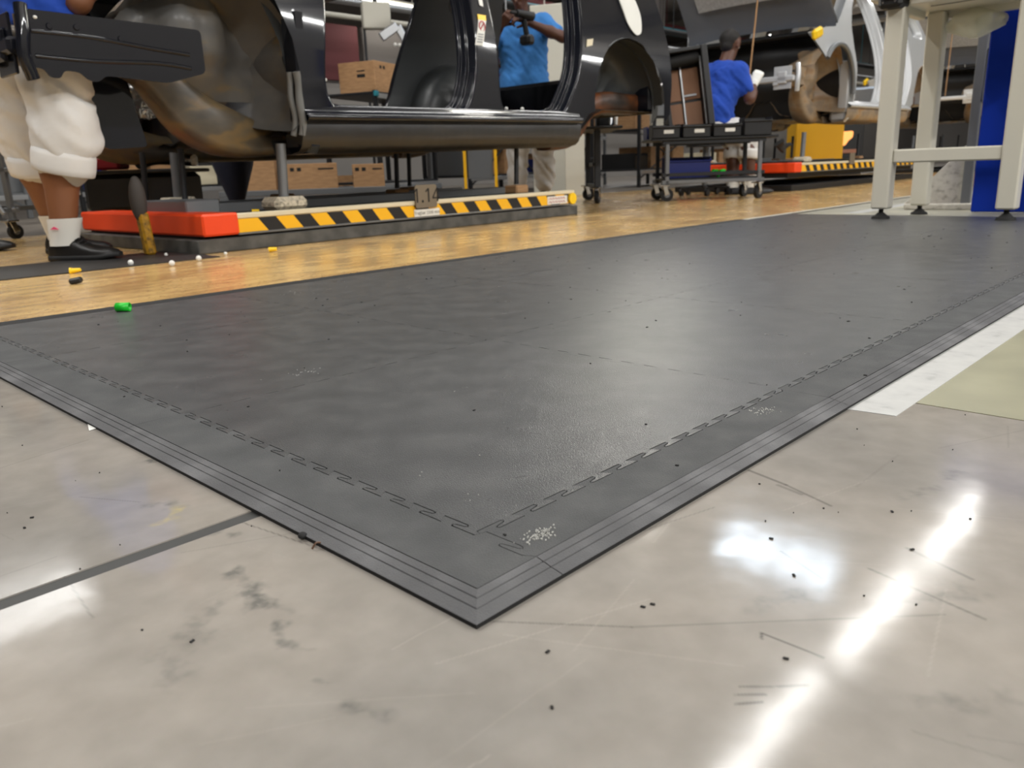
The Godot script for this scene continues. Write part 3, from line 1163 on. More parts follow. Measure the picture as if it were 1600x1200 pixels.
func car_body(label: String, paint: String, under: String, shift: float, lift: float, dressed: bool) -> void:
	var o := thing("car_body", label, "car body", on_lane(CAR_X + shift, CAR_Y + lift, 0.0), LANE_TURN, "car bodies on the line")
	var m: Material = mats[paint]
	var um: Material = mats[under]
	var s: Shape
	# --- side panels
	var arch_r := backwards(arc(Vector2(4.54, 0.66), 0.41, -0.25, PI + 0.1, 26))
	var outline := poly([1.99, 0.50, 2.0, 0.70, 1.975, 0.85, 1.92, 1.0, 1.86, 1.14, 1.76, 1.26, 2.02, 1.40, 2.40, 1.62, 2.75, 1.76, 3.20, 1.83, 3.80, 1.855, 4.40, 1.83, 4.75, 1.78, 4.93, 1.70, 5.02, 1.40, 5.045, 1.06, 5.04, 0.80, 5.02, 0.62, 4.96, 0.57])
	outline.append_array(backwards(arch_r))
	outline.append_array(poly([4.07, 0.60, 3.98, 0.52]))
	outline = finer(outline, 0.12)
	var front_door := finer(rounded(poly([2.165, 0.60, 2.18, 0.80, 2.225, 1.03, 2.27, 1.28, 2.50, 1.50, 2.84, 1.70, 3.075, 1.745, 3.07, 1.12, 3.035, 0.76, 2.965, 0.605]), 0.10), 0.04)
	var rear_door := finer(rounded(poly([3.315, 0.61, 3.305, 0.76, 3.30, 1.15, 3.31, 1.755, 3.75, 1.765, 4.14, 1.72, 4.09, 1.38, 3.99, 1.02, 3.925, 0.81, 3.80, 0.635, 3.70, 0.61]), 0.10), 0.04)
	var window := finer(rounded(poly([4.40, 1.43, 4.42, 1.70, 4.74, 1.66, 4.84, 1.44]), 0.08), 0.05)
	s = Shape.new()
	side_sheet(s, outline, [offset_loop(front_door, 0.055), offset_loop(rear_door, 0.055), offset_loop(window, 0.03)], 0.05, 0.0)
	both_sides("side_panel", s.mesh(), m, o)
	s = Shape.new()
	side_sheet(s, outline, [front_door, rear_door, window], 0.07, 0.10)
	both_sides("inner_side_panel", s.mesh(), m if dressed else mats.inner_coat, o)
	var steps := [[0.0, 0.102], [0.0, 0.090], [0.0005, 0.0882], [0.002, 0.087], [0.004, 0.0868], [0.016, 0.0868], [0.018, 0.0866], [0.0195, 0.085], [0.020, 0.083], [0.020, 0.058], [0.0205, 0.056], [0.022, 0.055], [0.024, 0.0548], [0.036, 0.0548], [0.038, 0.0546], [0.0395, 0.053], [0.040, 0.051], [0.040, 0.012], [0.041, 0.008], [0.044, 0.004], [0.048, 0.001], [0.055, 0.0]]
	both_sides("door_frame", reveal(front_door, steps), m, o)
	both_sides("door_frame", reveal(rear_door, steps), m, o)
	both_sides("window_frame", reveal(window, [[0.0, 0.102], [0.0, 0.05], [0.012, 0.045], [0.02, 0.01], [0.03, 0.0]]), m, o)
	# --- sill: lacquered step above, rough coat below
	var prof_up := [[0.0, 0.585], [-0.012, 0.572], [-0.018, 0.560], [-0.034, 0.552], [-0.046, 0.544], [-0.050, 0.534], [-0.046, 0.524], [-0.030, 0.519], [-0.010, 0.517]]
	var prof_low := [[-0.010, 0.517], [-0.014, 0.50], [-0.012, 0.455], [0.004, 0.415], [0.03, 0.395], [0.09, 0.385], [0.22, 0.385], [0.24, 0.45]]
	for e in [[prof_up, "sill", m, 1.995, 3.965], [prof_low, "sill_underside", mats.sill_coat if not dressed else um, 1.98, 3.98]]:
		s = Shape.new()
		var rings := []
		for k in 9:
			var x := lerpf(e[3], e[4], k / 8.0)
			var l := PackedVector3Array()
			var tuck := 0.012 if k == 0 or k == 8 else 0.0
			for q in e[0]:
				l.append(cp(x, q[1] + 0.012 * (x - 2.0), q[0] + tuck))
			rings.append(l)
		s.loft(rings, false)
		both_sides(e[1], s.mesh(), e[2], o)
	# --- rocker end and hinge pillar front face
	s = Shape.new()
	s.box(cp(2.02, 0.72, 0.055), Vector3(0.06, 0.5, 0.10), 0.012)
	s.box(cp(2.05, 0.45, 0.10), Vector3(0.10, 0.13, 0.18), 0.03)
	both_sides("hinge_pillar", s.mesh(), m, o)
	# --- floor pan with tunnel and seat beams
	s = Shape.new(true)
	var rows := []
	for k in 30:
		var x := lerpf(1.98, 4.98, k / 29.0)
		var base := 0.475 + (0.17 * smoothstep(4.0, 4.35, x))
		var l := PackedVector3Array()
		for q in 41:
			var off := lerpf(0.10, 1.70, q / 40.0)
			var tun := 0.16 * exp(-pow((off - 0.9) / 0.16, 4.0)) * (1.0 - smoothstep(3.9, 4.2, x))
			l.append(cp(x, base + tun + 0.008 * sin(off * 40.0), off))
		rows.append(l)
	s.loft(rows, false)
	part("floor_pan", s.mesh(), um if dressed else mats.sill_coat, o)
	s = Shape.new()
	for e in [[2.75, 0.45, 0.66], [2.75, 1.35, 0.66], [3.25, 0.45, 0.66], [3.25, 1.35, 0.66], [4.05, 0.9, 1.5]]:
		s = Shape.new()
		s.box(cp(e[0], 0.53, e[1]), Vector3(0.11, 0.10, e[2]), 0.02)
		part("seat_beam", s.mesh(), m, o)
	# --- roof, rear frame, bulkhead
	s = Shape.new(true)
	rows = []
	for k in 13:
		var x := lerpf(2.72, 4.94, k / 12.0)
		var l := PackedVector3Array()
		for q in 17:
			var off := lerpf(0.30, 1.50, q / 16.0)
			var crown := 0.07 * (1.0 - pow((off - 0.9) / 0.62, 2.0))
			l.append(cp(x, 1.755 + crown + 0.10 * (1.0 - pow((x - 3.75) / 1.35, 2.0)), off))
		rows.append(l)
	s.loft(rows, false)
	part("roof_panel", s.mesh(), m, o)
	s = Shape.new()
	s.box(cp(4.98, 0.78, 0.9), Vector3(0.08, 0.30, 1.6), 0.03)
	part("rear_panel", s.mesh(), m, o)
	s = Shape.new()
	s.box(cp(4.90, 1.74, 0.9), Vector3(0.12, 0.07, 1.2), 0.03)
	part("roof_bow", s.mesh(), m, o)
	s = Shape.new(true)
	rows = []
	for k in 13:
		var y := lerpf(0.45, 1.24, k / 12.0)
		var l := PackedVector3Array()
		for q in 21:
			var off := lerpf(0.10, 1.70, q / 20.0)
			l.append(cp(2.0 + 0.10 * (1.0 - smoothstep(0.45, 0.72, y)) - 0.05 * exp(-pow((off - 0.9) / 0.3, 2.0)) + 0.02 * sin(y * 22.0), y, off))
		rows.append(l)
	s.loft(rows, false)
	part("bulkhead", s.mesh(), um if not dressed else mats.black_plastic, o)
	s = Shape.new()
	s.box(cp(1.88, 1.24, 0.9), Vector3(0.24, 0.05, 1.6), 0.02)
	s.box(cp(2.30, 1.10, 0.9), Vector3(0.09, 0.09, 1.6), 0.03)
	part("cowl_panel", s.mesh(), m if not dressed else mats.black_plastic, o)
	# --- front end: wheelhouse, kicked-up rail, apron, crash plate
	s = Shape.new()
	rows = []
	var n := 22
	for k in 15:
		# from the inner wall out to the pillar; the rear half of the arch
		var f := k / 14.0
		var l := PackedVector3Array()
		for q in n + 1:
			var a := lerpf(-0.62, PI * 0.80, float(q) / n)
			var r := 0.44 + 0.03 * sin(a * 2.0) + 0.012 * sin(q * 2.1) * (1.0 - f)
			var off := lerpf(0.46, 0.05 + 0.03 * sin(a * 3.0), pow(f, 0.8))
			var flat := 1.0 - 0.34 * pow(1.0 - f, 2.2)
			l.append(cp(1.62 + cos(a) * r * flat, 0.66 + sin(a) * r * (0.96 if sin(a) > 0 else 0.75) * flat, off))
		rows.append(l)
	s.loft(rows, false)
	both_sides("front_wheelhouse", s.mesh(), um, o)
	# inner wing wall with the strut tower pressed into it
	s = Shape.new(true)
	rows = []
	for k in 25:
		var x := lerpf(0.96, 2.02, k / 24.0)
		var l := PackedVector3Array()
		for q in 19:
			var y := lerpf(lerpf(0.70, 0.60, smoothstep(1.3, 1.6, x)), lerpf(0.855, 1.04, smoothstep(1.28, 1.55, x)), q / 18.0)
			var tower := 0.15 * exp(-pow((x - 1.66) / 0.17, 4.0)) * smoothstep(0.55, 0.80, y)
			var rib := 0.010 * sin(x * 34.0) * smoothstep(0.70, 0.80, y) + 0.014 * exp(-pow((y - 0.74) / 0.02, 2.0))
			var bow := lerpf(0.12, 0.34, smoothstep(1.15, 1.55, x)) 
			l.append(cp(x, y + 0.02 * (x - 1.0), bow - tower * 0.8 + rib + 0.05 * smoothstep(0.9, 1.04, y)))
		rows.append(l)
	s.loft(rows, false)
	both_sides("inner_wing", s.mesh(), um, o)
	s = Shape.new()
	var scallop := rounded(poly([0.96, 0.87, 1.30, 0.865, 1.62, 0.86, 1.62, 0.70, 1.46, 0.655, 1.30, 0.665, 1.225, 0.668, 1.20, 0.645, 1.165, 0.648, 1.14, 0.675, 1.085, 0.678, 1.07, 0.65, 1.035, 0.652, 1.02, 0.68, 0.96, 0.685]), 0.02, 3)
	var flange := PackedVector2Array()
	for q in scallop:
		flange.append(q - Vector2(CAR_X, CAR_Y))
	s.prism(flange, Transform3D(Basis(), Vector3(0, 0, -0.105)), 0.006)
	for e in [[0.80, 0.765], [0.72, 0.715]]:
		s.tube(smooth_path(PackedVector3Array([cp(1.0, e[0], 0.102), cp(1.2, e[0] - 0.004, 0.102), cp(1.42, e[1] + 0.01, 0.10), cp(1.56, e[1], 0.10)]), 3), 0.0085, 8)
	for e in [[1.06, 0.82], [1.15, 0.825], [1.30, 0.80]]:
		s.cyl(cp(e[0], e[1], 0.10), cp(e[0], e[1], 0.094), 0.012, 0.009, 10)
	if not dressed:
		both_sides("wing_flange", s.mesh(), m, o)
	s = Shape.new()
	var path := smooth_path(v3([0.97, 0.765, 0.24, 1.25, 0.76, 0.26, 1.42, 0.745, 0.30, 1.54, 0.67, 0.34, 1.68, 0.545, 0.36, 1.87, 0.475, 0.36, 2.15, 0.455, 0.36, 2.7, 0.45, 0.36, 3.7, 0.47, 0.36]), 5)
	rows = []
	for k in path.size():
		var q := path[k]
		var d := (path[mini(k + 1, path.size() - 1)] - path[maxi(k - 1, 0)]).normalized()
		var nrm := Vector3(-d.y, d.x, 0).normalized()
		var l := PackedVector3Array()
		var belly := 1.0 + 0.75 * exp(-pow((q.x - 1.74) / 0.24, 2.0))
		for i in 16:
			var a := TAU * i / 16.0
			var cx := signf(cos(a)) * pow(absf(cos(a)), 0.6) * 0.055 * belly
			var cy := signf(sin(a)) * pow(absf(sin(a)), 0.6) * 0.062 * belly
			l.append(cp(q.x + nrm.x * cy, q.y + nrm.y * cy, q.z + cx))
		rows.append(l)
	s.loft(rows, true, true)
	both_sides("front_rail", s.mesh(), mats.rail_black if not dressed else um, o)
	if not dressed:
		s = Shape.new()
		var drop := PackedVector2Array()
		for q in rounded(poly([1.22, 0.72, 1.42, 0.71, 1.445, 0.56, 1.47, 0.43, 1.30, 0.42, 1.25, 0.50]), 0.02, 3):
			drop.append(q - Vector2(CAR_X, CAR_Y))
		s.prism(drop, Transform3D(Basis(), Vector3(0, 0, -0.38)), 0.006)
		part("lower_shield", s.mesh(), m, o)
	s = Shape.new()
	s.box(cp(0.955, 0.765, 0.24), Vector3(0.012, 0.20, 0.17), 0.004)
	s.box(cp(0.94, 0.765, 0.24), Vector3(0.03, 0.11, 0.09), 0.01)
	both_sides("crash_plate", s.mesh(), m, o)
	s = Shape.new()
	s.tube(smooth_path(v3([0.985 - CAR_X, 0.885 - CAR_Y, -0.115, 0.975 - CAR_X, 0.80 - CAR_Y, -0.10, 0.965 - CAR_X, 0.72 - CAR_Y, -0.10, 0.985 - CAR_X, 0.645 - CAR_Y, -0.11]), 4), 0.022, 10)
	both_sides("front_post", s.mesh(), m, o)
	s = Shape.new()
	s.box(cp(0.95, 0.755, 0.9), Vector3(0.05, 0.055, 1.56), 0.012)
	s.box(cp(0.945, 0.715, 0.30), Vector3(0.035, 0.03, 0.05), 0.006)
	part("front_crossmember", s.mesh(), m, o)
	# --- rear wheelhouse and wax-sprayed rear rail
	s = Shape.new()
	rows = []
	for k in 9:
		var off := [0.02, 0.06, 0.12, 0.20, 0.27, 0.31, 0.33, 0.335, 0.337][k] as float
		var r := [0.415, 0.425, 0.43, 0.425, 0.41, 0.37, 0.28, 0.15, 0.02][k] as float
		var l := PackedVector3Array()
		for q in 25:
			var a := lerpf(0.05, PI - 0.02, q / 24.0)
			l.append(cp(4.54 + cos(a) * r, 0.66 + sin(a) * r, off + 0.006 * sin(q * 1.9)))
		rows.append(l)
	s.loft(rows, false)
	both_sides("rear_wheelhouse", s.mesh(), mats.inner_coat if not dressed else um, o)
	s = Shape.new()
	path = smooth_path(v3([3.86, 0.46, 0.20, 4.05, 0.47, 0.21, 4.2, 0.54, 0.23, 4.36, 0.655, 0.26, 4.6, 0.705, 0.28, 4.85, 0.70, 0.28, 5.06, 0.71, 0.28]), 5)
	rows = []
	for k in path.size():
		var q := path[k]
		var d := (path[mini(k + 1, path.size() - 1)] - path[maxi(k - 1, 0)]).normalized()
		var nrm := Vector3(-d.y, d.x, 0).normalized()
		var l := PackedVector3Array()
		for i in 12:
			var a := TAU * i / 12.0
			var cx := signf(cos(a)) * pow(absf(cos(a)), 0.5) * 0.07
			var cy := signf(sin(a)) * pow(absf(sin(a)), 0.5) * 0.07
			l.append(cp(q.x + nrm.x * cy, q.y + nrm.y * cy, q.z + cx))
		rows.append(l)
	s.loft(rows, true, true)
	both_sides("rear_rail", s.mesh(), mats.wax_coat, o)
	s = Shape.new()
	s.box(cp(5.06, 0.70, 0.9), Vector3(0.05, 0.12, 1.5), 0.02)
	part("rear_crossmember", s.mesh(), um, o)
	if not dressed:
		black_car_labels(o)
	else:
		dress(o, m, um, paint)


func side_quad(s: Shape, pts: Array, d: float) -> void:
	var p := []
	for i in 4:
		p.append(cp(pts[i * 2], pts[i * 2 + 1], lean(pts[i * 2 + 1]) + d))
	s.quad(p[0], p[1], p[2], p[3])
	for i in 4:
		var e: Vector3 = p[(i + 1) % 4]
		var f: Vector3 = p[i]
		s.quad(f, e, e + Vector3(0, 0, -0.0015), f + Vector3(0, 0, -0.0015))


func black_car_labels(o: Node3D) -> void:
	# warning sticker on the middle pillar: yellow head, pink ring, grey lines
	var s := Shape.new()
	side_quad(s, [3.085, 0.915, 3.145, 0.915, 3.175, 0.99, 3.12, 0.99], -0.004)
	side_quad(s, [3.12, 0.99, 3.175, 0.99, 3.20, 1.045, 3.14, 1.045], -0.004)
	var label := part("warning_sticker", s.mesh(), mats.paper, o)
	label.set_meta("label", "white warning sticker with yellow head on the middle pillar")
	s = Shape.new()
	side_quad(s, [3.139, 1.045, 3.20, 1.045, 3.204, 1.072, 3.142, 1.072], -0.0045)
	part("yellow_head", s.mesh(), mats.yellow_plastic, label)
	s = Shape.new()
	var c := PackedVector3Array()
	for k in 17:
		var t := TAU * k / 16.0
		c.append(cp(3.158 + cos(t) * 0.021, 1.013 + sin(t) * 0.024, lean(1.013) - 0.006))
	s.tube(c, 0.0028, 5)
	s.tube(PackedVector3Array([c[2], c[10]]), 0.0028, 5)
	part("prohibition_ring", s.mesh(), mats.red, label)
	s = Shape.new()
	for k in 4:
		var y := 0.93 + 0.013 * k
		side_quad(s, [3.10 + k * 0.006, y, 3.14 + k * 0.006, y, 3.141 + k * 0.006, y + 0.005, 3.101 + k * 0.006, y + 0.005], -0.006)
	part("print_line", s.mesh(), mats.steel_grey, label)
	s = Shape.new()
	side_quad(s, [3.175, 1.12, 3.20, 1.115, 3.215, 1.22, 3.175, 1.225], -0.004)
	part("hang_tag", s.mesh(), mats.paper, o)
	s = Shape.new()
	side_quad(s, [4.065, 0.985, 4.13, 1.0, 4.15, 1.04, 4.085, 1.03], -0.006)
	part("type_plate", s.mesh(), mats.cream, o)
	# white protective flap over the filler opening
	s = Shape.new()
	var outline := finer(rounded(poly([4.53, 1.36, 4.72, 1.39, 4.76, 1.24, 4.71, 1.12, 4.64, 1.10, 4.57, 1.16]), 0.06), 0.03)
	side_sheet(s, outline, [], 0.04, -0.012)
	side_sheet(s, outline, [], 0.04, -0.006)
	part("protective_flap", s.mesh(), mats.paper, o)
	# bright bolts and plugs
	for e in [[2.155, 0.70, 0.05], [2.15, 0.735, 0.05], [3.60, 0.625, 0.14], [3.64, 0.64, 0.30], [1.02, 0.845, 0.10, 0.5], [2.72, 0.60, 0.30]]:
		s = Shape.new()
		s.ball(cp(e[0], e[1], e[2]), Vector3(0.012, 0.010, 0.010) * (0.6 if e.size() > 3 else 1.0), 6)
		part("plug", s.mesh(), mats.paper, o)
	# grey sealing mastic in the corner of the wheelhouse
	s = Shape.new()
	for k in 2:
		var pth := PackedVector3Array()
		for q in 9:
			var t := q / 8.0
			pth.append(cp(1.985 - 0.02 * k + 0.005 * sin(t * 9.0 + k) + 0.03 * t - 0.03 * t * t, 0.72 - 0.26 * t, 0.012 + 0.03 * k + 0.004 * sin(t * 7.0)))
		s.tube(smooth_path(pth, 3), 0.017 - 0.004 * k, 8)
	part("sealing_mastic", s.mesh(), plain(Color(0.40, 0.405, 0.40), 0.8), o)


# front fender, bonnet held open and door hardware of the further bodies
func dress(o: Node3D, m: Material, um: Material, paint: String) -> void:
	var s := Shape.new()
	var arch := arc(Vector2(1.62, 0.67), 0.41, -0.05, 2.45, 22)
	var outline := poly([2.03, 0.58, 2.08, 0.60, 2.10, 0.90, 2.07, 1.12, 1.95, 1.275, 1.70, 1.255, 1.45, 1.225, 1.22, 1.18, 0.96, 1.13, 1.08, 1.06, 1.22, 0.98])
	outline.append_array(backwards(arch))
	outline = finer(outline, 0.10)
	var sheet := func(s2: Shape, d: float) -> void:
		side_sheet(s2, outline, [], 0.05, d)
	sheet.call(s, -0.035)
	sheet.call(s, -0.02)
	both_sides("fender", s.mesh(), m, o)
	s = Shape.new()
	var lip := PackedVector3Array()
	for q in arch:
		lip.append(cp(q.x, q.y, -0.03))
	s.tube(lip, 0.022, 8)
	both_sides("arch_lip", s.mesh(), mats.steel_grey, o)
	s = Shape.new()
	s.box(cp(1.03, 1.12, -0.03), Vector3(0.18, 0.09, 0.05), 0.02, Basis(Vector3(0, 0, 1), 0.3))
	both_sides("corner_guard", s.mesh(), mats.yellow_plastic, o)
	# bonnet: curved skin, pressed frame and sound mat under it, hinged at the cowl
	var hinge := Transform3D(Basis(Vector3(0, 0, 1), -0.86), cp(1.86, 1.31, 0.9))
	for layer in 3:
		s = Shape.new(true)
		var rows := []
		for k in 15:
			var u := lerpf(0.0, 1.08, k / 14.0) if layer < 2 else lerpf(0.36, 0.98, k / 14.0)
			var l := PackedVector3Array()
			for q in 21:
				var w := lerpf(-1.0, 1.0, q / 20.0) * (0.80 - 0.08 * u if layer < 2 else 0.60 - 0.06 * u)
				var y := 0.05 * (1.0 - pow(w / 0.76, 2.0)) - 0.10 * u * u
				if layer == 1:
					y -= 0.03 + 0.025 * smoothstep(0.48, 0.66, absf(w)) - 0.02 * smoothstep(0.0, 0.10, u)
				if layer == 2:
					y -= 0.052 + 0.004 * sin(u * 60.0) * sin(w * 60.0)
				l.append(hinge * Vector3(-u, y, w))
			rows.append(l)
		s.loft(rows, false)
		part(["bonnet", "bonnet_frame", "bonnet_sound_mat"][layer], s.mesh(), [m, mats.hood_inner, mats.felt][layer], o)
	s = Shape.new()
	s.cyl(cp(1.02, 0.80, 0.60), hinge * Vector3(-0.78, -0.10, 0.25), 0.008, -1, 8)
	part("prop_rod", s.mesh(), mats.cardboard, o)
	s = Shape.new()
	for w in [0.17, 1.63]:
		s.bar(cp(1.89, 1.25, w), cp(1.86, 1.33, w), 0.03, 0.03)
	part("bonnet_hinge", s.mesh(), mats.steel_dark, o)
	# loudspeaker opening of the far inner door side, seen through the door
	s = Shape.new()
	s.box(cp(2.62, 0.78, 1.62), Vector3(0.62, 0.34, 0.05), 0.03)
	var panel := part("door_panel", s.mesh(), mats.steel_dark, o)
	s = Shape.new()
	s.cyl(cp(2.62, 0.80, 1.60), cp(2.62, 0.80, 1.57), 0.10, 0.085, 20)
	part("speaker_ring", s.mesh(), mats.chrome, panel)


# ---------------------------------------------------------------- the white workbench and what stands by it

func build_workbench() -> void:
	# local x along the bench front (towards the right of the picture), z away from the mat's length
	var o := thing("workbench", "white tube-steel workbench on black levelling feet at the end of the mat", "workbench", Vector3(3.86, 0.0, -1.345))
	var leg_at := [Vector3(0, 0, 0), Vector3(0.02, 0, 0.50), Vector3(0.47, 0, 0.02), Vector3(0.49, 0, 0.52)]
	var w := 0.075
	for i in 4:
		var g: float = MAT_TOP if leg_at[i].x + 3.86 < 4.1 else 0.0
		var s := Shape.new()
		s.box(leg_at[i] + Vector3(0, (0.045 + g + 0.93) * 0.5, 0), Vector3(w, 0.93 - 0.045 - g, w), 0.007)
		var leg := part("leg", s.mesh(), mats.bench_white, o)
		s = Shape.new()
		s.cyl(leg_at[i] + Vector3(0, g, 0), leg_at[i] + Vector3(0, g + 0.012, 0), 0.040, 0.036, 18)
		s.cyl(leg_at[i] + Vector3(0, g + 0.012, 0), leg_at[i] + Vector3(0, g + 0.028, 0), 0.030, 0.014, 18)
		s.cyl(leg_at[i] + Vector3(0, g + 0.028, 0), leg_at[i] + Vector3(0, g + 0.05, 0), 0.011, -1, 10)
		part("levelling_foot", s.mesh(), mats.black_rubber, leg)
	var rail := func(a: Vector3, b: Vector3) -> void:
		var s := Shape.new()
		s.bar(a, b, 0.05, 0.058, 0.006)
		part("lower_rail", s.mesh(), mats.bench_white, o)
	rail.call(leg_at[0] + Vector3(0, 0.285, 0.037), leg_at[1] + Vector3(0, 0.285, -0.037))
	rail.call(leg_at[2] + Vector3(0, 0.285, 0.037), leg_at[3] + Vector3(0, 0.285, -0.037))
	var top := Shape.new()
	top.box(Vector3(0.245, 0.965, 0.36), Vector3(0.62, 0.07, 0.92), 0.006)
	var t := part("table_top", top.mesh(), mats.bench_white, o)
	for e in [[Vector3(0.06, 0.925, -0.04), Vector3(0.42, 0.925, -0.04)], [Vector3(-0.02, 0.925, 0.06), Vector3(-0.02, 0.925, 0.44)], [Vector3(0.5, 0.925, 0.06), Vector3(0.5, 0.925, 0.44)]]:
		var s := Shape.new()
		s.bar(e[0], e[1], 0.04, 0.05, 0.004)
		part("apron_rail", s.mesh(), mats.bench_white, o)
	var s := Shape.new()
	for e in [[0.10, 0.16, 0.16], [0.26, 0.1, 0.30], [0.40, 0.42, 0.30]]:
		s.box(Vector3(e[0], 0.9295, e[1] + 0.1), Vector3(0.006, 0.003, e[2]), 0.0)
	part("slot", s.mesh(), mats.ink, t)
	s = Shape.new()
	s.box(Vector3(-0.045, 0.945, -0.005), Vector3(0.11, 0.105, 0.10), 0.014)
	s.box(Vector3(-0.105, 0.955, -0.005), Vector3(0.02, 0.06, 0.06), 0.006)
	var clamp := part("clamp_block", s.mesh(), mats.black_plastic, o)
	s = Shape.new()
	for k in 2:
		s.cyl(Vector3(-0.10, 0.915 + 0.0 * k, -0.03 + 0.05 * k), Vector3(-0.104, 0.915, -0.03 + 0.05 * k), 0.005, -1, 8)
	part("screw", s.mesh(), mats.chrome, clamp)
	# tall blue panel behind the bench on its own post with a white gusset foot
	o = thing("partition_screen", "tall deep blue sheet screen standing behind the white workbench", "screen", Vector3(4.46, 0.0, -1.13), 0.10)
	s = Shape.new()
	s.box(Vector3(0.03, 0.75, 0.62), Vector3(0.05, 1.49, 1.24), 0.006)
	part("sheet", s.mesh(), mats.blue_panel, o)
	s = Shape.new()
	s.box(Vector3(0.0, 0.80, 0.16), Vector3(0.012, 0.06, 0.01), 0.002)
	part("slot", s.mesh(), mats.ink, o)
	o = thing("panel_stand", "pale grey steel upright with dirty white triangular foot left of the blue panel", "stand", Vector3(4.83, 0.0, -1.25), 0.10)
	s = Shape.new()
	s.box(Vector3(0, 0.6, 0), Vector3(0.05, 1.2, 0.045), 0.004)
	part("upright", s.mesh(), mats.steel_grey, o)
	var dirty := plain(Color.WHITE, 0.6)
	dirty.albedo_texture = noise_tex(0.02, [[0.0, Color(0.48, 0.44, 0.40)], [0.25, Color(0.68, 0.66, 0.61)], [0.5, Color(0.77, 0.75, 0.70)], [1.0, Color(0.80, 0.785, 0.74)]], 256, FastNoiseLite.TYPE_SIMPLEX_SMOOTH, 5, 101)
	triplanar(dirty, 4.0)
	s = Shape.new()
	s.prism(poly([0.0, 0.03, 0.0, 0.33, -0.24, 0.07, -0.28, 0.03]), Transform3D(Basis(Vector3(0.35, 0, 0.94).normalized(), Vector3.UP, Vector3(0.94, 0, -0.35).normalized()), Vector3(0.0, 0, -0.02)), 0.012)
	part("gusset", s.mesh(), dirty, o)
	s = Shape.new()
	s.box(Vector3(-0.02, 0.015, -0.08), Vector3(0.20, 0.03, 0.40), 0.004)
	part("foot_plate", s.mesh(), dirty, o)
	s = Shape.new()
	s.prism(rounded(poly([-0.025, 0.54, 0.025, 0.54, 0.02, 0.80, -0.01, 0.80]), 0.012), Transform3D(Basis(), Vector3(0, 0, 0.024)), 0.006)
	part("clip_bracket", s.mesh(), mats.steel_grey, o)
	# crumpled clear bag hanging under the bench top
	s = Shape.new(true)
	var rows := []
	for k in 11:
		var f := k / 10.0
		var l := PackedVector3Array()
		for q in 18:
			var a := TAU * q / 18.0
			var r := 0.12 * sin(PI * (0.06 + 0.94 * f) * 0.98) + 0.01
			r *= 1.0 + 0.16 * sin(a * 5.0 + f * 7.0) + 0.08 * sin(a * 9.0 - f * 11.0)
			l.append(Vector3(cos(a) * r * 0.8, 0.06 - 0.13 * f, sin(a) * r))
		rows.append(l)
	s.loft(rows)
	single("plastic_bag", s.mesh(), mats.glass_bag, "crumpled clear plastic bag hanging under the workbench top", "bag", Vector3(4.36, 0.87, -1.17))


# ---------------------------------------------------------------- people

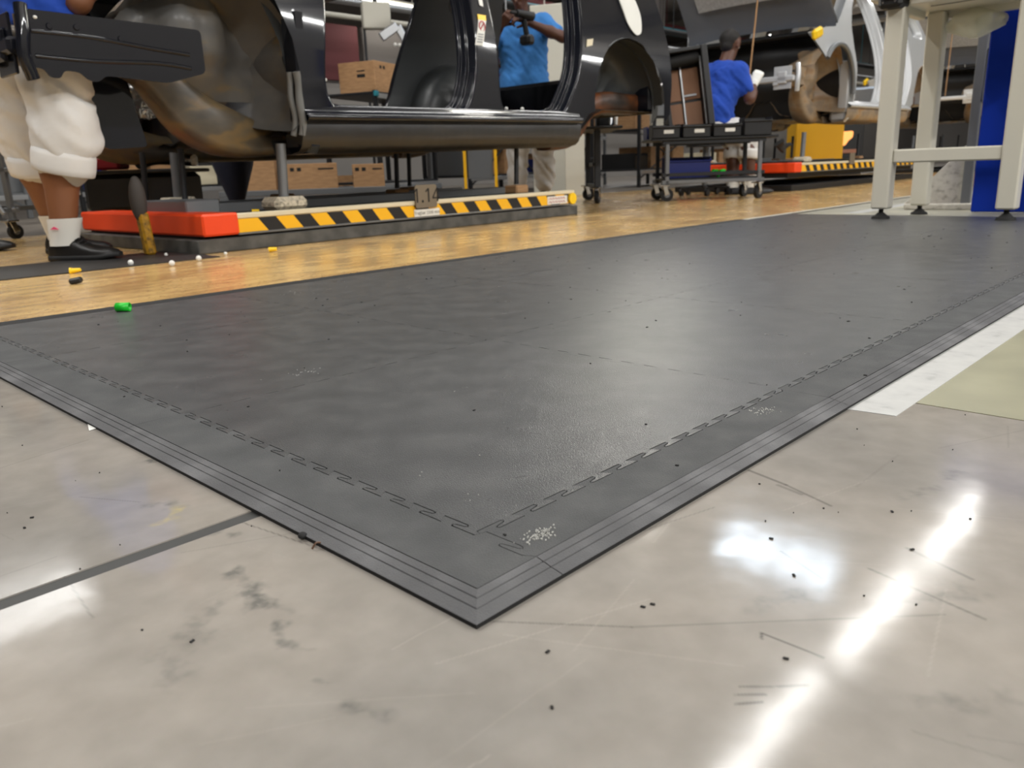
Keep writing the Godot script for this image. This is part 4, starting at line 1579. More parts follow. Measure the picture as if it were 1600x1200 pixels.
# a skin over tapered bones [from, to, radius, radius], blended where they meet
func flesh(bones: Array, cell: float, k := 0.03, ripple := 0.0, freq := 9.0, sd := 5, hem := -10.0) -> Array:
	var lo := Vector3(INF, INF, INF)
	var hi := -lo
	for b in bones:
		var r := maxf(b[2], b[3]) + cell * 3.0
		for q in [b[0], b[1]]:
			lo = lo.min(q - Vector3(r, r, r))
			hi = hi.max(q + Vector3(r, r, r))
	var nx := int((hi.x - lo.x) / cell) + 2
	var ny := int((hi.y - lo.y) / cell) + 2
	var nz := int((hi.z - lo.z) / cell) + 2
	var field := PackedFloat32Array()
	field.resize(nx * ny * nz)
	field.fill(1.0)
	for b in bones:
		var a: Vector3 = b[0]
		var d: Vector3 = b[1] - a
		var dd := maxf(d.length_squared(), 1e-9)
		var reach := maxf(b[2], b[3]) + k + cell * 2.0
		var l := ((a.min(b[1]) - Vector3(reach, reach, reach) - lo) / cell).floor()
		var h := ((a.max(b[1]) + Vector3(reach, reach, reach) - lo) / cell).ceil()
		var ra: float = b[2]
		var rd: float = b[3] - b[2]
		for z in range(maxi(0, int(l.z)), mini(nz - 1, int(h.z)) + 1):
			for y in range(maxi(0, int(l.y)), mini(ny - 1, int(h.y)) + 1):
				var row := (z * ny + y) * nx
				for x in range(maxi(0, int(l.x)), mini(nx - 1, int(h.x)) + 1):
					var p := lo + Vector3(x, y, z) * cell - a
					var t := clampf(p.dot(d) / dd, 0.0, 1.0)
					var dist := (p - d * t).length() - ra - rd * t
					var old := field[row + x]
					var m := maxf(k - absf(old - dist), 0.0) / k
					field[row + x] = minf(old, dist) - m * m * k * 0.25
	if hem > -9.0:
		for z in nz:
			for y in ny:
				var cut := hem - (lo.y + y * cell)
				for x in nx:
					var at := (z * ny + y) * nx + x
					field[at] = maxf(field[at], cut)
	# surface nets
	var vert := PackedVector3Array()
	var which := {}
	var off := [0, 1, nx, nx + 1, nx * ny, nx * ny + 1, nx * ny + nx, nx * ny + nx + 1]
	var cor := [Vector3(0, 0, 0), Vector3(1, 0, 0), Vector3(0, 1, 0), Vector3(1, 1, 0), Vector3(0, 0, 1), Vector3(1, 0, 1), Vector3(0, 1, 1), Vector3(1, 1, 1)]
	var edges := [[0, 1], [2, 3], [4, 5], [6, 7], [0, 2], [1, 3], [4, 6], [5, 7], [0, 4], [1, 5], [2, 6], [3, 7]]
	for z in nz - 1:
		for y in ny - 1:
			var row := (z * ny + y) * nx
			for x in nx - 1:
				var at := row + x
				if absf(field[at]) > cell * 2.5:
					continue
				var mask := 0
				for i in 8:
					if field[at + off[i]] < 0.0:
						mask |= 1 << i
				if mask == 0 or mask == 255:
					continue
				var sum := Vector3()
				var c := 0
				for e in edges:
					var fa := field[at + off[e[0]]]
					var fb := field[at + off[e[1]]]
					if (fa < 0.0) != (fb < 0.0):
						sum += cor[e[0]].lerp(cor[e[1]], fa / (fa - fb))
						c += 1
				which[at] = vert.size()
				vert.append(lo + (Vector3(x, y, z) + sum / c) * cell)
	var index := PackedInt32Array()
	var axis := [1, nx, nx * ny]
	for at in which:
		for i in 3:
			var f0 := field[at]
			var f1 := field[at + axis[i]]
			if (f0 < 0.0) == (f1 < 0.0):
				continue
			var u: int = axis[(i + 1) % 3]
			var v: int = axis[(i + 2) % 3]
			if not (which.has(at - u) and which.has(at - v) and which.has(at - u - v)):
				continue
			var q := [which[at], which[at - u], which[at - u - v], which[at - v]]
			if f0 < 0.0:
				index.append_array([q[0], q[1], q[2], q[0], q[2], q[3]])
			else:
				index.append_array([q[0], q[2], q[1], q[0], q[3], q[2]])
	if ripple > 0.0:
		var n := FastNoiseLite.new()
		n.seed = sd
		n.frequency = freq
		n.fractal_octaves = 2
		var nor := PackedVector3Array()
		nor.resize(vert.size())
		for i in range(0, index.size(), 3):
			var g := (vert[index[i + 2]] - vert[index[i]]).cross(vert[index[i + 1]] - vert[index[i]])
			for j in 3:
				nor[index[i + j]] += g
		for i in vert.size():
			var p := vert[i]
			var f := n.get_noise_3d(p.x * 0.7, (p.y + (p.x + p.z) * 0.7) * 1.5, p.z * 0.7)
			vert[i] = p + nor[i].normalized() * ripple * (0.5 - absf(f) * 2.0 + 0.45 * sin(p.y * 30.0 + (p.x + p.z) * 22.0 + f * 9.0))
	return [vert, index]


func flesh_mesh(list: Array) -> ArrayMesh:
	var st := SurfaceTool.new()
	st.begin(Mesh.PRIMITIVE_TRIANGLES)
	st.set_smooth_group(0)
	for e in list:
		for i in e[1]:
			st.add_vertex(e[0][i])
	st.generate_normals()
	st.index()
	return st.commit()


# palm and five fingers that close round what lies in front of the palm
func hand_bones(wrist: Vector3, along: Vector3, palm: Vector3, thumb_side: float, curl: float) -> Array:
	along = along.normalized()
	palm = (palm - along * palm.dot(along)).normalized()
	var across := along.cross(palm).normalized() * thumb_side
	var l := []
	var knuckle := wrist + along * 0.09
	for i in 4:
		var a := across * (0.030 - 0.020 * i)
		l.append([wrist + a * 0.6 + along * 0.012, knuckle + a, 0.017, 0.013])
		var d := along
		var p := knuckle + a
		var ln: float = [0.040, 0.045, 0.042, 0.032][i]
		for j in 3:
			var ang := curl * (0.9 if j == 0 else 1.1)
			d = (d * cos(ang) + palm * sin(ang)).normalized() if j == 0 else (d * cos(ang) + d.cross(across * thumb_side).normalized() * -sin(ang) * 1.0).normalized()
			var q := p + d * ln * (1.0 - 0.22 * j)
			l.append([p, q, 0.0098 - 0.0008 * j, 0.009 - 0.0008 * j])
			p = q
	var t0 := wrist + along * 0.03 + across * 0.025
	var t1 := t0 + (along * 0.5 + across * 0.7 + palm * 0.35).normalized() * 0.045
	var t2 := t1 + (along * 0.75 + across * 0.15 + palm * (0.3 + curl * 0.5)).normalized() * 0.036
	l.append([t0, t1, 0.015, 0.0115])
	l.append([t1, t2, 0.0112, 0.0095])
	return l


func shoe_mesh(heel: Vector3, dir: Vector3, size := 0.285) -> Array:
	# upper and sole lofted along the foot
	var side := Vector3.UP.cross(dir).normalized()
	var up := Shape.new(true)
	var sole := Shape.new(true)
	var rows := []
	var srows := []
	# [along, half width, height, lift of toe]
	for e in [[0.0, 0.020, 0.060], [0.015, 0.032, 0.088], [0.05, 0.037, 0.102], [0.085, 0.037, 0.100], [0.115, 0.037, 0.084], [0.15, 0.041, 0.068], [0.19, 0.047, 0.056], [0.23, 0.047, 0.050], [0.26, 0.040, 0.044], [0.278, 0.026, 0.036], [0.287, 0.008, 0.028]]:
		var l := PackedVector3Array()
		var b := PackedVector3Array()
		var c: Vector3 = heel + dir * (e[0] * size / 0.287)
		for i in 12:
			var a := PI * i / 11.0
			l.append(c + side * (cos(a) * e[1]) + Vector3.UP * (0.018 + pow(sin(a), 0.65) * (e[2] - 0.018)))
		for i in 12:
			var a := TAU * i / 12.0
			var spring := 0.010 * smoothstep(0.20, 0.287, e[0])
			b.append(c + side * (signf(cos(a)) * pow(absf(cos(a)), 0.4) * (e[1] + 0.005)) + Vector3.UP * (0.012 + spring + signf(sin(a)) * pow(absf(sin(a)), 0.4) * (0.012 - spring * 0.3)))
		rows.append(l)
		srows.append(b)
	up.loft(rows, false)
	sole.loft(srows, true, true)
	return [up.mesh(), sole.mesh()]


# j: joints in the world. Everything hangs under one node at the feet.
func person(label: String, j: Dictionary, skin: Material, shirt: Material, trousers: Material, baggy: float, cuff: float, gloves := "") -> Node3D:
	var base: Vector3 = (j.ankle_l + j.ankle_r) * 0.5
	base.y = 0.0
	var o := thing("person", label, "person", base, 0.0, "workers on the line")
	for k in j:
		if j[k] is Vector3 and not k.begins_with("dir"):
			j[k] -= base
	var face: Vector3 = j.dir_face.normalized()
	var crown := Vector3.UP
	var cheek := crown.cross(face).normalized()
	crown = face.cross(cheek).normalized()
	var head: Vector3 = j.head
	var sh_mid: Vector3 = (j.shoulder_l + j.shoulder_r) * 0.5
	var hip_mid: Vector3 = (j.hip_l + j.hip_r) * 0.5
	var body := []
	body.append([sh_mid - Vector3(0, 0.03, 0), head - crown * 0.07, 0.062, 0.058])
	body.append([sh_mid - Vector3(0, 0.05, 0), hip_mid, 0.085, 0.095])
	for e in ["l", "r"]:
		body.append([sh_mid, j["shoulder_" + e], 0.06, 0.05])
		body.append([j["shoulder_" + e], j["elbow_" + e], 0.050, 0.041])
		body.append([j["elbow_" + e], (j["elbow_" + e] as Vector3).lerp(j["wrist_" + e], 0.35), 0.041, 0.043])
		body.append([(j["elbow_" + e] as Vector3).lerp(j["wrist_" + e], 0.35), j["wrist_" + e], 0.043, 0.028])
		body.append([j["hip_" + e], j["knee_" + e], 0.085, 0.056])
		var calf: Vector3 = (j["knee_" + e] as Vector3).lerp(j["ankle_" + e], 0.33) - j.dir_body * 0.018
		body.append([j["knee_" + e], calf, 0.056, 0.068])
		body.append([calf, j["ankle_" + e], 0.068, 0.042])
	var skins := [flesh(body, 0.013, 0.035)]
	# head: skull, jaw, nose, ears, lips, brow
	var hb := [[head + crown * 0.03 - face * 0.012, head + crown * 0.035 + face * 0.012, 0.083, 0.08], [head - crown * 0.02 + face * 0.02, head - crown * 0.075 + face * 0.045, 0.066, 0.040],
		[head + crown * 0.012 + face * 0.088, head - crown * 0.022 + face * 0.103, 0.009, 0.014], [head - crown * 0.052 + face * 0.078 + cheek * 0.018, head - crown * 0.052 + face * 0.078 - cheek * 0.018, 0.009, 0.009],
		[head + crown * 0.026 + face * 0.078 + cheek * 0.035, head + crown * 0.026 + face * 0.078 - cheek * 0.035, 0.011, 0.011], [head - crown * 0.07 + face * 0.0, sh_mid + Vector3(0, 0.02, 0), 0.055, 0.058]]
	for sg in [-1.0, 1.0]:
		hb.append([head + cheek * 0.082 * sg + crown * 0.022, head + cheek * 0.082 * sg - crown * 0.022, 0.011, 0.009])
	skins.append(flesh(hb, 0.0065, 0.02))
	var gl := []
	for e in [["l", -1.0], ["r", 1.0]]:
		var hb2 := hand_bones(j["wrist_" + e[0]], j["dir_hand_" + e[0]], j["dir_palm_" + e[0]], e[1], j.curl)
		if gloves == "both" or gloves == e[0]:
			var thick := []
			for b in hb2:
				thick.append([b[0], b[1], b[2] + 0.003, b[3] + 0.003])
			thick.append([j["wrist_" + e[0]] - j["dir_hand_" + e[0]].normalized() * 0.05, j["wrist_" + e[0]], 0.040, 0.034])
			gl.append(flesh(thick, 0.005, 0.010))
		else:
			skins.append(flesh(hb2, 0.0045, 0.008))
	part("body", flesh_mesh(skins), skin, o)
	if gl:
		part("work_glove", flesh_mesh(gl), mats.glove, o)
	var eyes := Shape.new()
	for sg in [-1.0, 1.0]:
		eyes.ball(head + face * 0.083 + cheek * 0.031 * sg + crown * 0.006, Vector3(0.012, 0.010, 0.012), 6)
	part("eyes", eyes.mesh(), mats.eye, o)
	var hr := [[head + crown * 0.045 - face * 0.022, head + crown * 0.048 + face * 0.004, 0.083, 0.078], [head - crown * 0.02 - face * 0.045, head + crown * 0.03 - face * 0.04, 0.055, 0.07]]
	part("hair", flesh_mesh([flesh(hr, 0.009, 0.02, 0.002, 40.0)]), mats.hair, o)
	# shirt with short sleeves
	var sb := [[sh_mid + Vector3(0, -0.02, 0), sh_mid + Vector3(0, 0.015, 0), 0.085, 0.07]]
	for e in ["l", "r"]:
		var s: Vector3 = j["shoulder_" + e]
		var hp: Vector3 = j["hip_" + e]
		sb.append([sh_mid, s, 0.085, 0.068])
		sb.append([s, s.lerp(j["elbow_" + e], 0.62), 0.072, 0.066])
		sb.append([s.lerp(sh_mid, 0.45) - Vector3(0, 0.07, 0), hp.lerp(hip_mid, 0.25) + Vector3(0, 0.10, 0), 0.122, 0.135])
		sb.append([hp.lerp(hip_mid, 0.25) + Vector3(0, 0.10, 0), hp.lerp(hip_mid, 0.1) - Vector3(0, 0.04, 0), 0.135, 0.142])
	part("shirt", flesh_mesh([flesh(sb, 0.014, 0.05, 0.010, 5.0, 3, hip_mid.y - 0.015)]), shirt, o)
	# trousers, rolled at the hem
	var tb := [[hip_mid + Vector3(0, 0.03, 0), hip_mid, 0.11, 0.12]]
	var rolls := []
	for e in ["l", "r"]:
		var hp: Vector3 = j["hip_" + e]
		var kn: Vector3 = j["knee_" + e]
		var an: Vector3 = j["ankle_" + e]
		var hem := kn.lerp(an, cuff)
		tb.append([hip_mid, hp - Vector3(0, 0.04, 0), 0.11, 0.112])
		tb.append([hp - Vector3(0, 0.04, 0), kn, 0.092 + baggy, 0.080 + baggy])
		tb.append([kn, hem + (kn - hem).normalized() * 0.05, 0.080 + baggy, 0.074 + baggy * 0.9])
		if cuff < 0.8:
			var d := (kn - hem).normalized()
			var rs := Shape.new(true)
			var rr := []
			var x := d.cross(j.dir_body).normalized()
			var y := d.cross(x)
			for q in [[0.078, 0.072], [0.080, 0.086], [0.060, 0.090], [0.02, 0.089], [0.0, 0.086], [-0.004, 0.080], [0.004, 0.072], [0.04, 0.068]]:
				var l := PackedVector3Array()
				for i in 22:
					var a := TAU * i / 22.0
					var r: float = q[1] + baggy * 0.9 - 0.006
					r *= 1.0 + 0.03 * sin(a * 3.0 + 1.0) + 0.02 * sin(a * 7.0)
					l.append(hem + d * (q[0] + 0.012 * sin(a + 0.6)) + x * cos(a) * r + y * sin(a) * r)
				rr.append(l)
			rs.loft(rr)
			rolls.append(rs.mesh())
	var tr := part("trousers", flesh_mesh([flesh(tb, 0.013, 0.05, 0.0105 + baggy * 0.1, 3.0, 17)]), trousers, o)
	for r in rolls:
		part("rolled_cuff", r, trousers, tr)
	for e in ["l", "r"]:
		var an: Vector3 = j["ankle_" + e]
		var dir: Vector3 = j["dir_foot_" + e].normalized()
		var heel := Vector3(an.x, an.y - 0.08, an.z) - dir * 0.065
		var sm := shoe_mesh(heel, dir)
		var sh := part("shoe", sm[0], mats.shoe, o)
		part("sole", sm[1], mats.shoe_sole, sh)
		var lc := Shape.new()
		var side := Vector3.UP.cross(dir)
		for k in 4:
			var c := heel + dir * (0.105 + 0.017 * k) + Vector3.UP * (0.094 - 0.0085 * k)
			lc.tube(PackedVector3Array([c - side * 0.022 - Vector3.UP * 0.006, c, c + side * 0.022 - Vector3.UP * 0.006]), 0.0028, 5)
		part("laces", lc.mesh(), mats.black_rubber, sh)
		var so := Shape.new(true)
		var rr := []
		for q in 9:
			var y := lerpf(-0.02, 0.085, q / 8.0)
			var l := PackedVector3Array()
			for i in 16:
				var a := TAU * i / 16.0
				var r := 0.049 + 0.0012 * (q % 2) + 0.12 * maxf(y, 0.0)
				l.append(an + (j["knee_" + e] - an).normalized() * y + dir * cos(a) * r * 1.08 + side * sin(a) * r)
			rr.append(l)
		so.loft(rr)
		part("sock", so.mesh(), mats.sock, o)
	return o


func build_workers() -> void:
	var right := Vector3(0.64, 0, 0.77)
	var w := person("worker in royal blue shirt and rolled grey trousers at the black car's nose", {
		"ankle_l": Vector3(1.17, 0.08, -3.84), "knee_l": Vector3(1.11, 0.49, -3.80), "hip_l": Vector3(1.09, 0.86, -3.70),
		"ankle_r": Vector3(1.06, 0.08, -3.44), "knee_r": Vector3(1.12, 0.48, -3.41), "hip_r": Vector3(1.13, 0.87, -3.45),
		"shoulder_l": Vector3(1.30, 1.38, -3.86), "shoulder_r": Vector3(1.20, 1.36, -3.47), "head": Vector3(1.36, 1.62, -3.64),
		"elbow_l": Vector3(1.42, 1.14, -3.88), "elbow_r": Vector3(1.22, 0.94, -3.35), "wrist_l": Vector3(1.62, 1.20, -3.80), "wrist_r": Vector3(1.40, 1.14, -3.42),
		"dir_hand_l": Vector3(1, -0.1, 0.2), "dir_hand_r": Vector3(1, 0.2, -0.3), "dir_palm_l": Vector3(0, -1, 0), "dir_palm_r": Vector3(0, -1, 0),
		"dir_face": Vector3(0.9, -0.45, 0.1), "dir_body": right, "dir_foot_l": right, "dir_foot_r": right, "curl": 0.5},
		mats.skin, mats.shirt_royal, mats.trousers, 0.032, 0.36)
	# pink motif on the sock
	var s := Shape.new()
	var side := Vector3(0.0, 0, 0)
	s.prism(poly([-0.016, 0.0, 0.016, 0.0, 0.008, 0.006, 0.0, 0.011, -0.008, 0.006]), Transform3D(Basis(Vector3(0.70, 0, 0.71), Vector3.UP, Vector3(-0.71, 0, 0.70)), Vector3(1.06, 0.125, -3.44) - w.position + Vector3(-0.71, 0, 0.70) * -0.0 + Vector3(-0.041, 0, 0.043)), 0.004)
	part("sock_motif", s.mesh(), mats.pink, w)
	person("worker in sky blue shirt holding a black power tool behind the black car", {
		"ankle_l": Vector3(5.52, 0.08, -5.20), "knee_l": Vector3(5.50, 0.50, -5.16), "hip_l": Vector3(5.48, 0.92, -5.17),
		"ankle_r": Vector3(5.60, 0.08, -4.93), "knee_r": Vector3(5.56, 0.50, -4.90), "hip_r": Vector3(5.55, 0.92, -4.97),
		"shoulder_l": Vector3(5.47, 1.50, -5.27), "shoulder_r": Vector3(5.61, 1.50, -4.92), "head": Vector3(5.48, 1.72, -5.06),
		"elbow_l": Vector3(5.24, 1.30, -5.22), "elbow_r": Vector3(5.60, 1.355, -4.69), "wrist_l": Vector3(5.20, 1.46, -5.02), "wrist_r": Vector3(5.33, 1.47, -4.84),
		"dir_hand_l": Vector3(-0.1, 0.5, 0.8), "dir_hand_r": Vector3(-0.9, 0.35, -0.35), "dir_palm_l": Vector3(0.6, 0.6, 0), "dir_palm_r": Vector3(0, -0.5, -0.8),
		"dir_face": Vector3(-0.9, -0.35, 0.3), "dir_body": Vector3(-0.94, 0, 0.34), "dir_foot_l": Vector3(-0.94, 0, 0.34), "dir_foot_r": Vector3(-0.9, 0, 0.44), "curl": 0.9},
		mats.skin_dark, mats.shirt_sky, mats.trousers, 0.02, 0.92)
	var drill := thing("power_tool", "black battery power tool in the hands of the worker behind the black car", "power tool", Vector3(5.27, 1.32, -4.80))
	s = Shape.new()
	s.box(Vector3(0, 0.0, 0), Vector3(0.09, 0.08, 0.12), 0.02)
	part("battery", s.mesh(), mats.black_plastic, drill)
	s = Shape.new()
	s.bar(Vector3(0, 0.03, 0), Vector3(-0.02, 0.16, -0.01), 0.045, 0.04, 0.012)
	part("grip", s.mesh(), mats.black_rubber, drill)
	s = Shape.new()
	s.cyl(Vector3(0.08, 0.19, 0.0), Vector3(-0.10, 0.20, -0.02), 0.034, 0.030, 16)
	s.cyl(Vector3(-0.10, 0.20, -0.02), Vector3(-0.16, 0.203, -0.027), 0.018, 0.010, 12)
	part("motor_housing", s.mesh(), mats.black_plastic, drill)
	person("seated worker in royal blue shirt with white gloves at the silver car", {
		"ankle_l": Vector3(6.62, 0.08, -3.60), "knee_l": Vector3(6.74, 0.50, -3.66), "hip_l": Vector3(6.52, 0.62, -3.88),
		"ankle_r": Vector3(6.66, 0.08, -3.46), "knee_r": Vector3(6.66, 0.53, -3.48), "hip_r": Vector3(6.50, 0.62, -3.70),
		"shoulder_l": Vector3(6.62, 1.04, -3.90), "shoulder_r": Vector3(6.60, 1.03, -3.57), "head": Vector3(6.70, 1.26, -3.72),
		"elbow_l": Vector3(6.80, 0.86, -3.86), "elbow_r": Vector3(6.64, 0.80, -3.48), "wrist_l": Vector3(7.0, 0.95, -3.78), "wrist_r": Vector3(6.74, 0.93, -3.50),
		"dir_hand_l": Vector3(1, 0.2, 0.2), "dir_hand_r": Vector3(0.6, 0.9, 0.1), "dir_palm_l": Vector3(0, -1, 0), "dir_palm_r": Vector3(0.8, -0.4, -0.5),
		"dir_face": Vector3(0.95, -0.25, 0.05), "dir_body": Vector3(1, 0, 0.1), "dir_foot_l": Vector3(0.7, 0, 0.7), "dir_foot_r": Vector3(0.75, 0, 0.66), "curl": 0.6},
		mats.skin_dark, mats.shirt_royal, mats.trousers, 0.015, 0.5, "both")
	# his stool
	var st := thing("rolling_stool", "low black rolling stool under the seated worker", "stool", Vector3(6.48, 0.0, -3.80))
	s = Shape.new()
	s.cyl(Vector3(0, 0.42, 0), Vector3(0, 0.48, 0), 0.17, 0.16, 24)
	part("seat", s.mesh(), mats.black_rubber, st)
	s = Shape.new()
	s.cyl(Vector3(0, 0.08, 0), Vector3(0, 0.42, 0), 0.025, -1, 12)
	part("column", s.mesh(), mats.steel_grey, st)
	for k in 5:
		var a := TAU * k / 5.0
		s = Shape.new()
		s.bar(Vector3(0, 0.08, 0), Vector3(cos(a) * 0.22, 0.065, sin(a) * 0.22), 0.03, 0.02)
		s.cyl(Vector3(cos(a) * 0.22, 0.03, sin(a) * 0.22 - 0.012), Vector3(cos(a) * 0.22, 0.03, sin(a) * 0.22 + 0.012), 0.03, -1, 12)
		part("base_arm", s.mesh(), mats.black_plastic, st)
	person("worker at the left edge of whom one black shoe tip shows", {
		"ankle_l": Vector3(0.86, 0.08, -4.86), "knee_l": Vector3(0.84, 0.49, -4.84), "hip_l": Vector3(0.70, 0.88, -4.90),
		"ankle_r": Vector3(0.96, 0.08, -4.46), "knee_r": Vector3(0.90, 0.49, -4.50), "hip_r": Vector3(0.70, 0.88, -4.72),
		"shoulder_l": Vector3(0.68, 1.38, -5.0), "shoulder_r": Vector3(0.66, 1.38, -4.6), "head": Vector3(0.70, 1.62, -4.80),
		"elbow_l": Vector3(0.62, 1.10, -5.06), "elbow_r": Vector3(0.58, 1.10, -4.56), "wrist_l": Vector3(0.74, 0.95, -5.0), "wrist_r": Vector3(0.72, 0.95, -4.52),
		"dir_hand_l": Vector3(1, 0, 0), "dir_hand_r": Vector3(1, 0, 0), "dir_palm_l": Vector3(0, -1, 0), "dir_palm_r": Vector3(0, -1, 0),
		"dir_face": Vector3(0.9, -0.2, 0.3), "dir_body": right, "dir_foot_l": right, "dir_foot_r": right, "curl": 0.4},
		mats.skin, mats.shirt_royal, mats.trousers, 0.02, 0.9)


# ---------------------------------------------------------------- carts and racks beside the line

func caster(parent: Node3D, at: Vector3, turn: float, r := 0.05) -> void:
	# a swivel wheel: fork and tyre; at is the point under the wheel
	var b := Basis(Vector3.UP, turn)
	var s := Shape.new()
	for e in [-1.0, 1.0]:
		s.bar(at + b * Vector3(0.0, r, e * 0.022), at + b * Vector3(-0.02, r * 2.0 + 0.02, e * 0.022), 0.006, 0.035, 0.002)
	s.box(at + b * Vector3(-0.02, r * 2.0 + 0.022, 0), Vector3(0.07, 0.012, 0.07), 0.003, b)
	var f := part("caster_fork", s.mesh(), mats.chrome, parent)
	s = Shape.new()
	s.cyl(at + b * Vector3(0, r, -0.015), at + b * Vector3(0, r, 0.015), r, -1, 22)
	part("wheel", s.mesh(), mats.black_rubber, f)
	s = Shape.new()
	s.cyl(at + b * Vector3(0, r, -0.018), at + b * Vector3(0, r, 0.018), r * 0.45, -1, 14)
	part("hub", s.mesh(), mats.steel_grey, f)


# an open bin with a slanted front lip
func bin_mesh(size: Vector3) -> ArrayMesh:
	var s := Shape.new()
	var t := 0.006
	var h := size * 0.5
	s.box(Vector3(0, t * 0.5, 0), Vector3(size.x, t, size.z), 0.001)
	s.box(Vector3(0, h.y, -h.z + t * 0.5), Vector3(size.x, size.y, t), 0.001)
	s.box(Vector3(0, h.y * 0.8, h.z - t * 0.5), Vector3(size.x, size.y * 0.8, t), 0.001)
	for e in [-1.0, 1.0]:
		s.box(Vector3(e * (h.x - t * 0.5), h.y, 0), Vector3(t, size.y, size.z), 0.001)
	s.box(Vector3(0, size.y * 0.8, h.z + 0.006), Vector3(size.x + 0.012, 0.012, 0.014), 0.003)
	return s.mesh()


func build_line_side() -> void:
	parts_cart()
	tool_stand()
	var s: Shape
	# guard post in front of the orange bumper
	var o := thing("guard_post", "scratched yellow guard post with grey sleeve in front of the orange bumper", "post", Vector3(1.322, 0.004, -3.30))
	s = Shape.new()
	s.bar(Vector3(0.004, 0.0, 0), Vector3(-0.008, 0.17, 0), 0.045, 0.04, 0.008)
	var scuffed := plain(Color.WHITE, 0.5)
	scuffed.albedo_texture = noise_tex(0.03, [[0.0, Color(0.20, 0.15, 0.05)], [0.4, Color(0.55, 0.40, 0.04)], [1.0, Color(0.70, 0.52, 0.04)]], 256, FastNoiseLite.TYPE_SIMPLEX_SMOOTH, 4, 111)
	part("post", s.mesh(), triplanar(scuffed, 5.0), o)
	s = Shape.new()
	s.ball(Vector3(-0.014, 0.22, 0), Vector3(0.032, 0.09, 0.03), 9)
	part("sleeve", s.mesh(), plain(Color(0.22, 0.20, 0.185), 0.7), o)
	# black trolley tub behind the first worker, with a foil wrapped part and red lids on it
	o = thing("tub_trolley", "black plastic tub trolley on casters behind the worker with rolled trousers", "trolley", Vector3(1.93, 0.0, -4.74), -0.80)
	s = Shape.new()
	s.box(Vector3(0, 0.235, 0), Vector3(0.52, 0.21, 0.40), 0.03)
	s.box(Vector3(0, 0.345, 0), Vector3(0.60, 0.02, 0.46), 0.006)
	part("tub", s.mesh(), mats.black_plastic, o)
	for e in [[-0.22, 0.15], [0.22, 0.15], [-0.22, -0.15], [0.22, -0.15]]:
		caster(o, Vector3(e[0], 0.0, e[1]), 0.5, 0.048)
	s = Shape.new()
	s.box(Vector3(-0.27, 0.27, 0.235), Vector3(0.03, 0.075, 0.004), 0.001, Basis(Vector3(0, 0, 1), 0.15))
	part("paper_tag", s.mesh(), mats.paper, o)
	single("red_case", Shape.new().box(Vector3(0, 0.04, 0), Vector3(0.17, 0.07, 0.14), 0.012).mesh(), mats.red, "flat red case lying on the black tub trolley", "case", Vector3(1.80, 0.356, -4.86), -0.80)
	s = Shape.new()
	s.tube(smooth_path(v3([-0.16, 0.035, 0, -0.06, 0.055, 0.02, 0.05, 0.05, 0.0, 0.17, 0.04, 0.03]), 4), 0.034, 10)
	single("foil_roll", s.mesh(), mats.foil, "crumpled silver foil roll lying on the black tub trolley", "foil", Vector3(2.02, 0.356, -4.62), -0.80)
	s = Shape.new(true)
	var rows := []
	for k in 9:
		var l := PackedVector3Array()
		for q in 13:
			l.append(Vector3(-0.13 + 0.26 * q / 12.0, 0.16 * k / 8.0 + 0.006 * sin(q * 2.3 + k), 0.05 * sin(PI * q / 12.0) + 0.012 * sin(q * 1.9 + k * 2.1)))
		rows.append(l)
	s.loft(rows, false)
	single("heat_shield", s.mesh(), mats.foil, "bent foil heat shield seen through the black car's empty engine bay", "heat shield", on_lane(1.53, 0.555, 0.62), -0.80)
	# grey tube rack at the left edge
	o = thing("tube_rack", "grey steel tube rack on casters at the left edge", "rack", Vector3(1.30, 0.0, -5.62), -0.80)
	for e in [[-0.45, -0.2], [0.32, -0.2], [-0.45, 0.22], [0.32, 0.22]]:
		s = Shape.new()
		s.bar(Vector3(e[0], 0.10, e[1]), Vector3(e[0], 0.95, e[1]), 0.03, 0.03)
		part("post", s.mesh(), mats.steel_grey, o)
		caster(o, Vector3(e[0], 0.0, e[1]), 1.1, 0.04)
	for y in [0.16, 0.38, 0.54]:
		for z in [-0.2, 0.22]:
			s = Shape.new()
			s.bar(Vector3(-0.5, y, z), Vector3(0.36, y, z), 0.03, 0.026)
			part("rail", s.mesh(), mats.steel_grey, o)
	for e in [[0.55, -0.06], [0.70, 0.10]]:
		s = Shape.new()
		s.box(Vector3(-0.07, e[0] + 0.012, 0.01), Vector3(0.80, 0.014, 0.44), 0.004, Basis(Vector3(1, 0, 0), 0.16))
		part("tray", s.mesh(), mats.cream, o)
	s = Shape.new()
	s.bar(Vector3(0.02, 0.66, 0.26), Vector3(0.30, 0.14, 0.26), 0.02, 0.02)
	part("brace", s.mesh(), mats.aluminium, o)
	single("red_ball", Shape.new().ball(Vector3.ZERO, Vector3(0.025, 0.025, 0.025), 8).mesh(), mats.red, "small red ball on the grey tube rack", "ball", Vector3(1.60, 0.45, -5.50))
	# dark blue sack hanging behind the platform's grey beam block
	s = Shape.new(true)
	rows = []
	for k in 9:
		var f := k / 8.0
		var l := PackedVector3Array()
		for q in 16:
			var a := TAU * q / 16.0
			var r := lerpf(0.14, 0.05, pow(f, 1.3)) * (1.0 + 0.08 * sin(a * 4.0 + f * 3.0))
			l.append(Vector3(cos(a) * r, 0.46 - 0.34 * f, sin(a) * r))
		rows.append(l)
	s.loft(rows, true, true)
	o = thing("laundry_sack", "dark navy cloth sack standing under the front of the black car", "sack", Vector3(2.75, 0.0, -5.25))
	part("sack", s.mesh(), mats.cloth_navy, o)
	s = Shape.new()
	s.cyl(Vector3(0, 0, 0), Vector3(0, 0.13, 0), 0.09, 0.055, 16)
	part("foot", s.mesh(), mats.black_plastic, o)
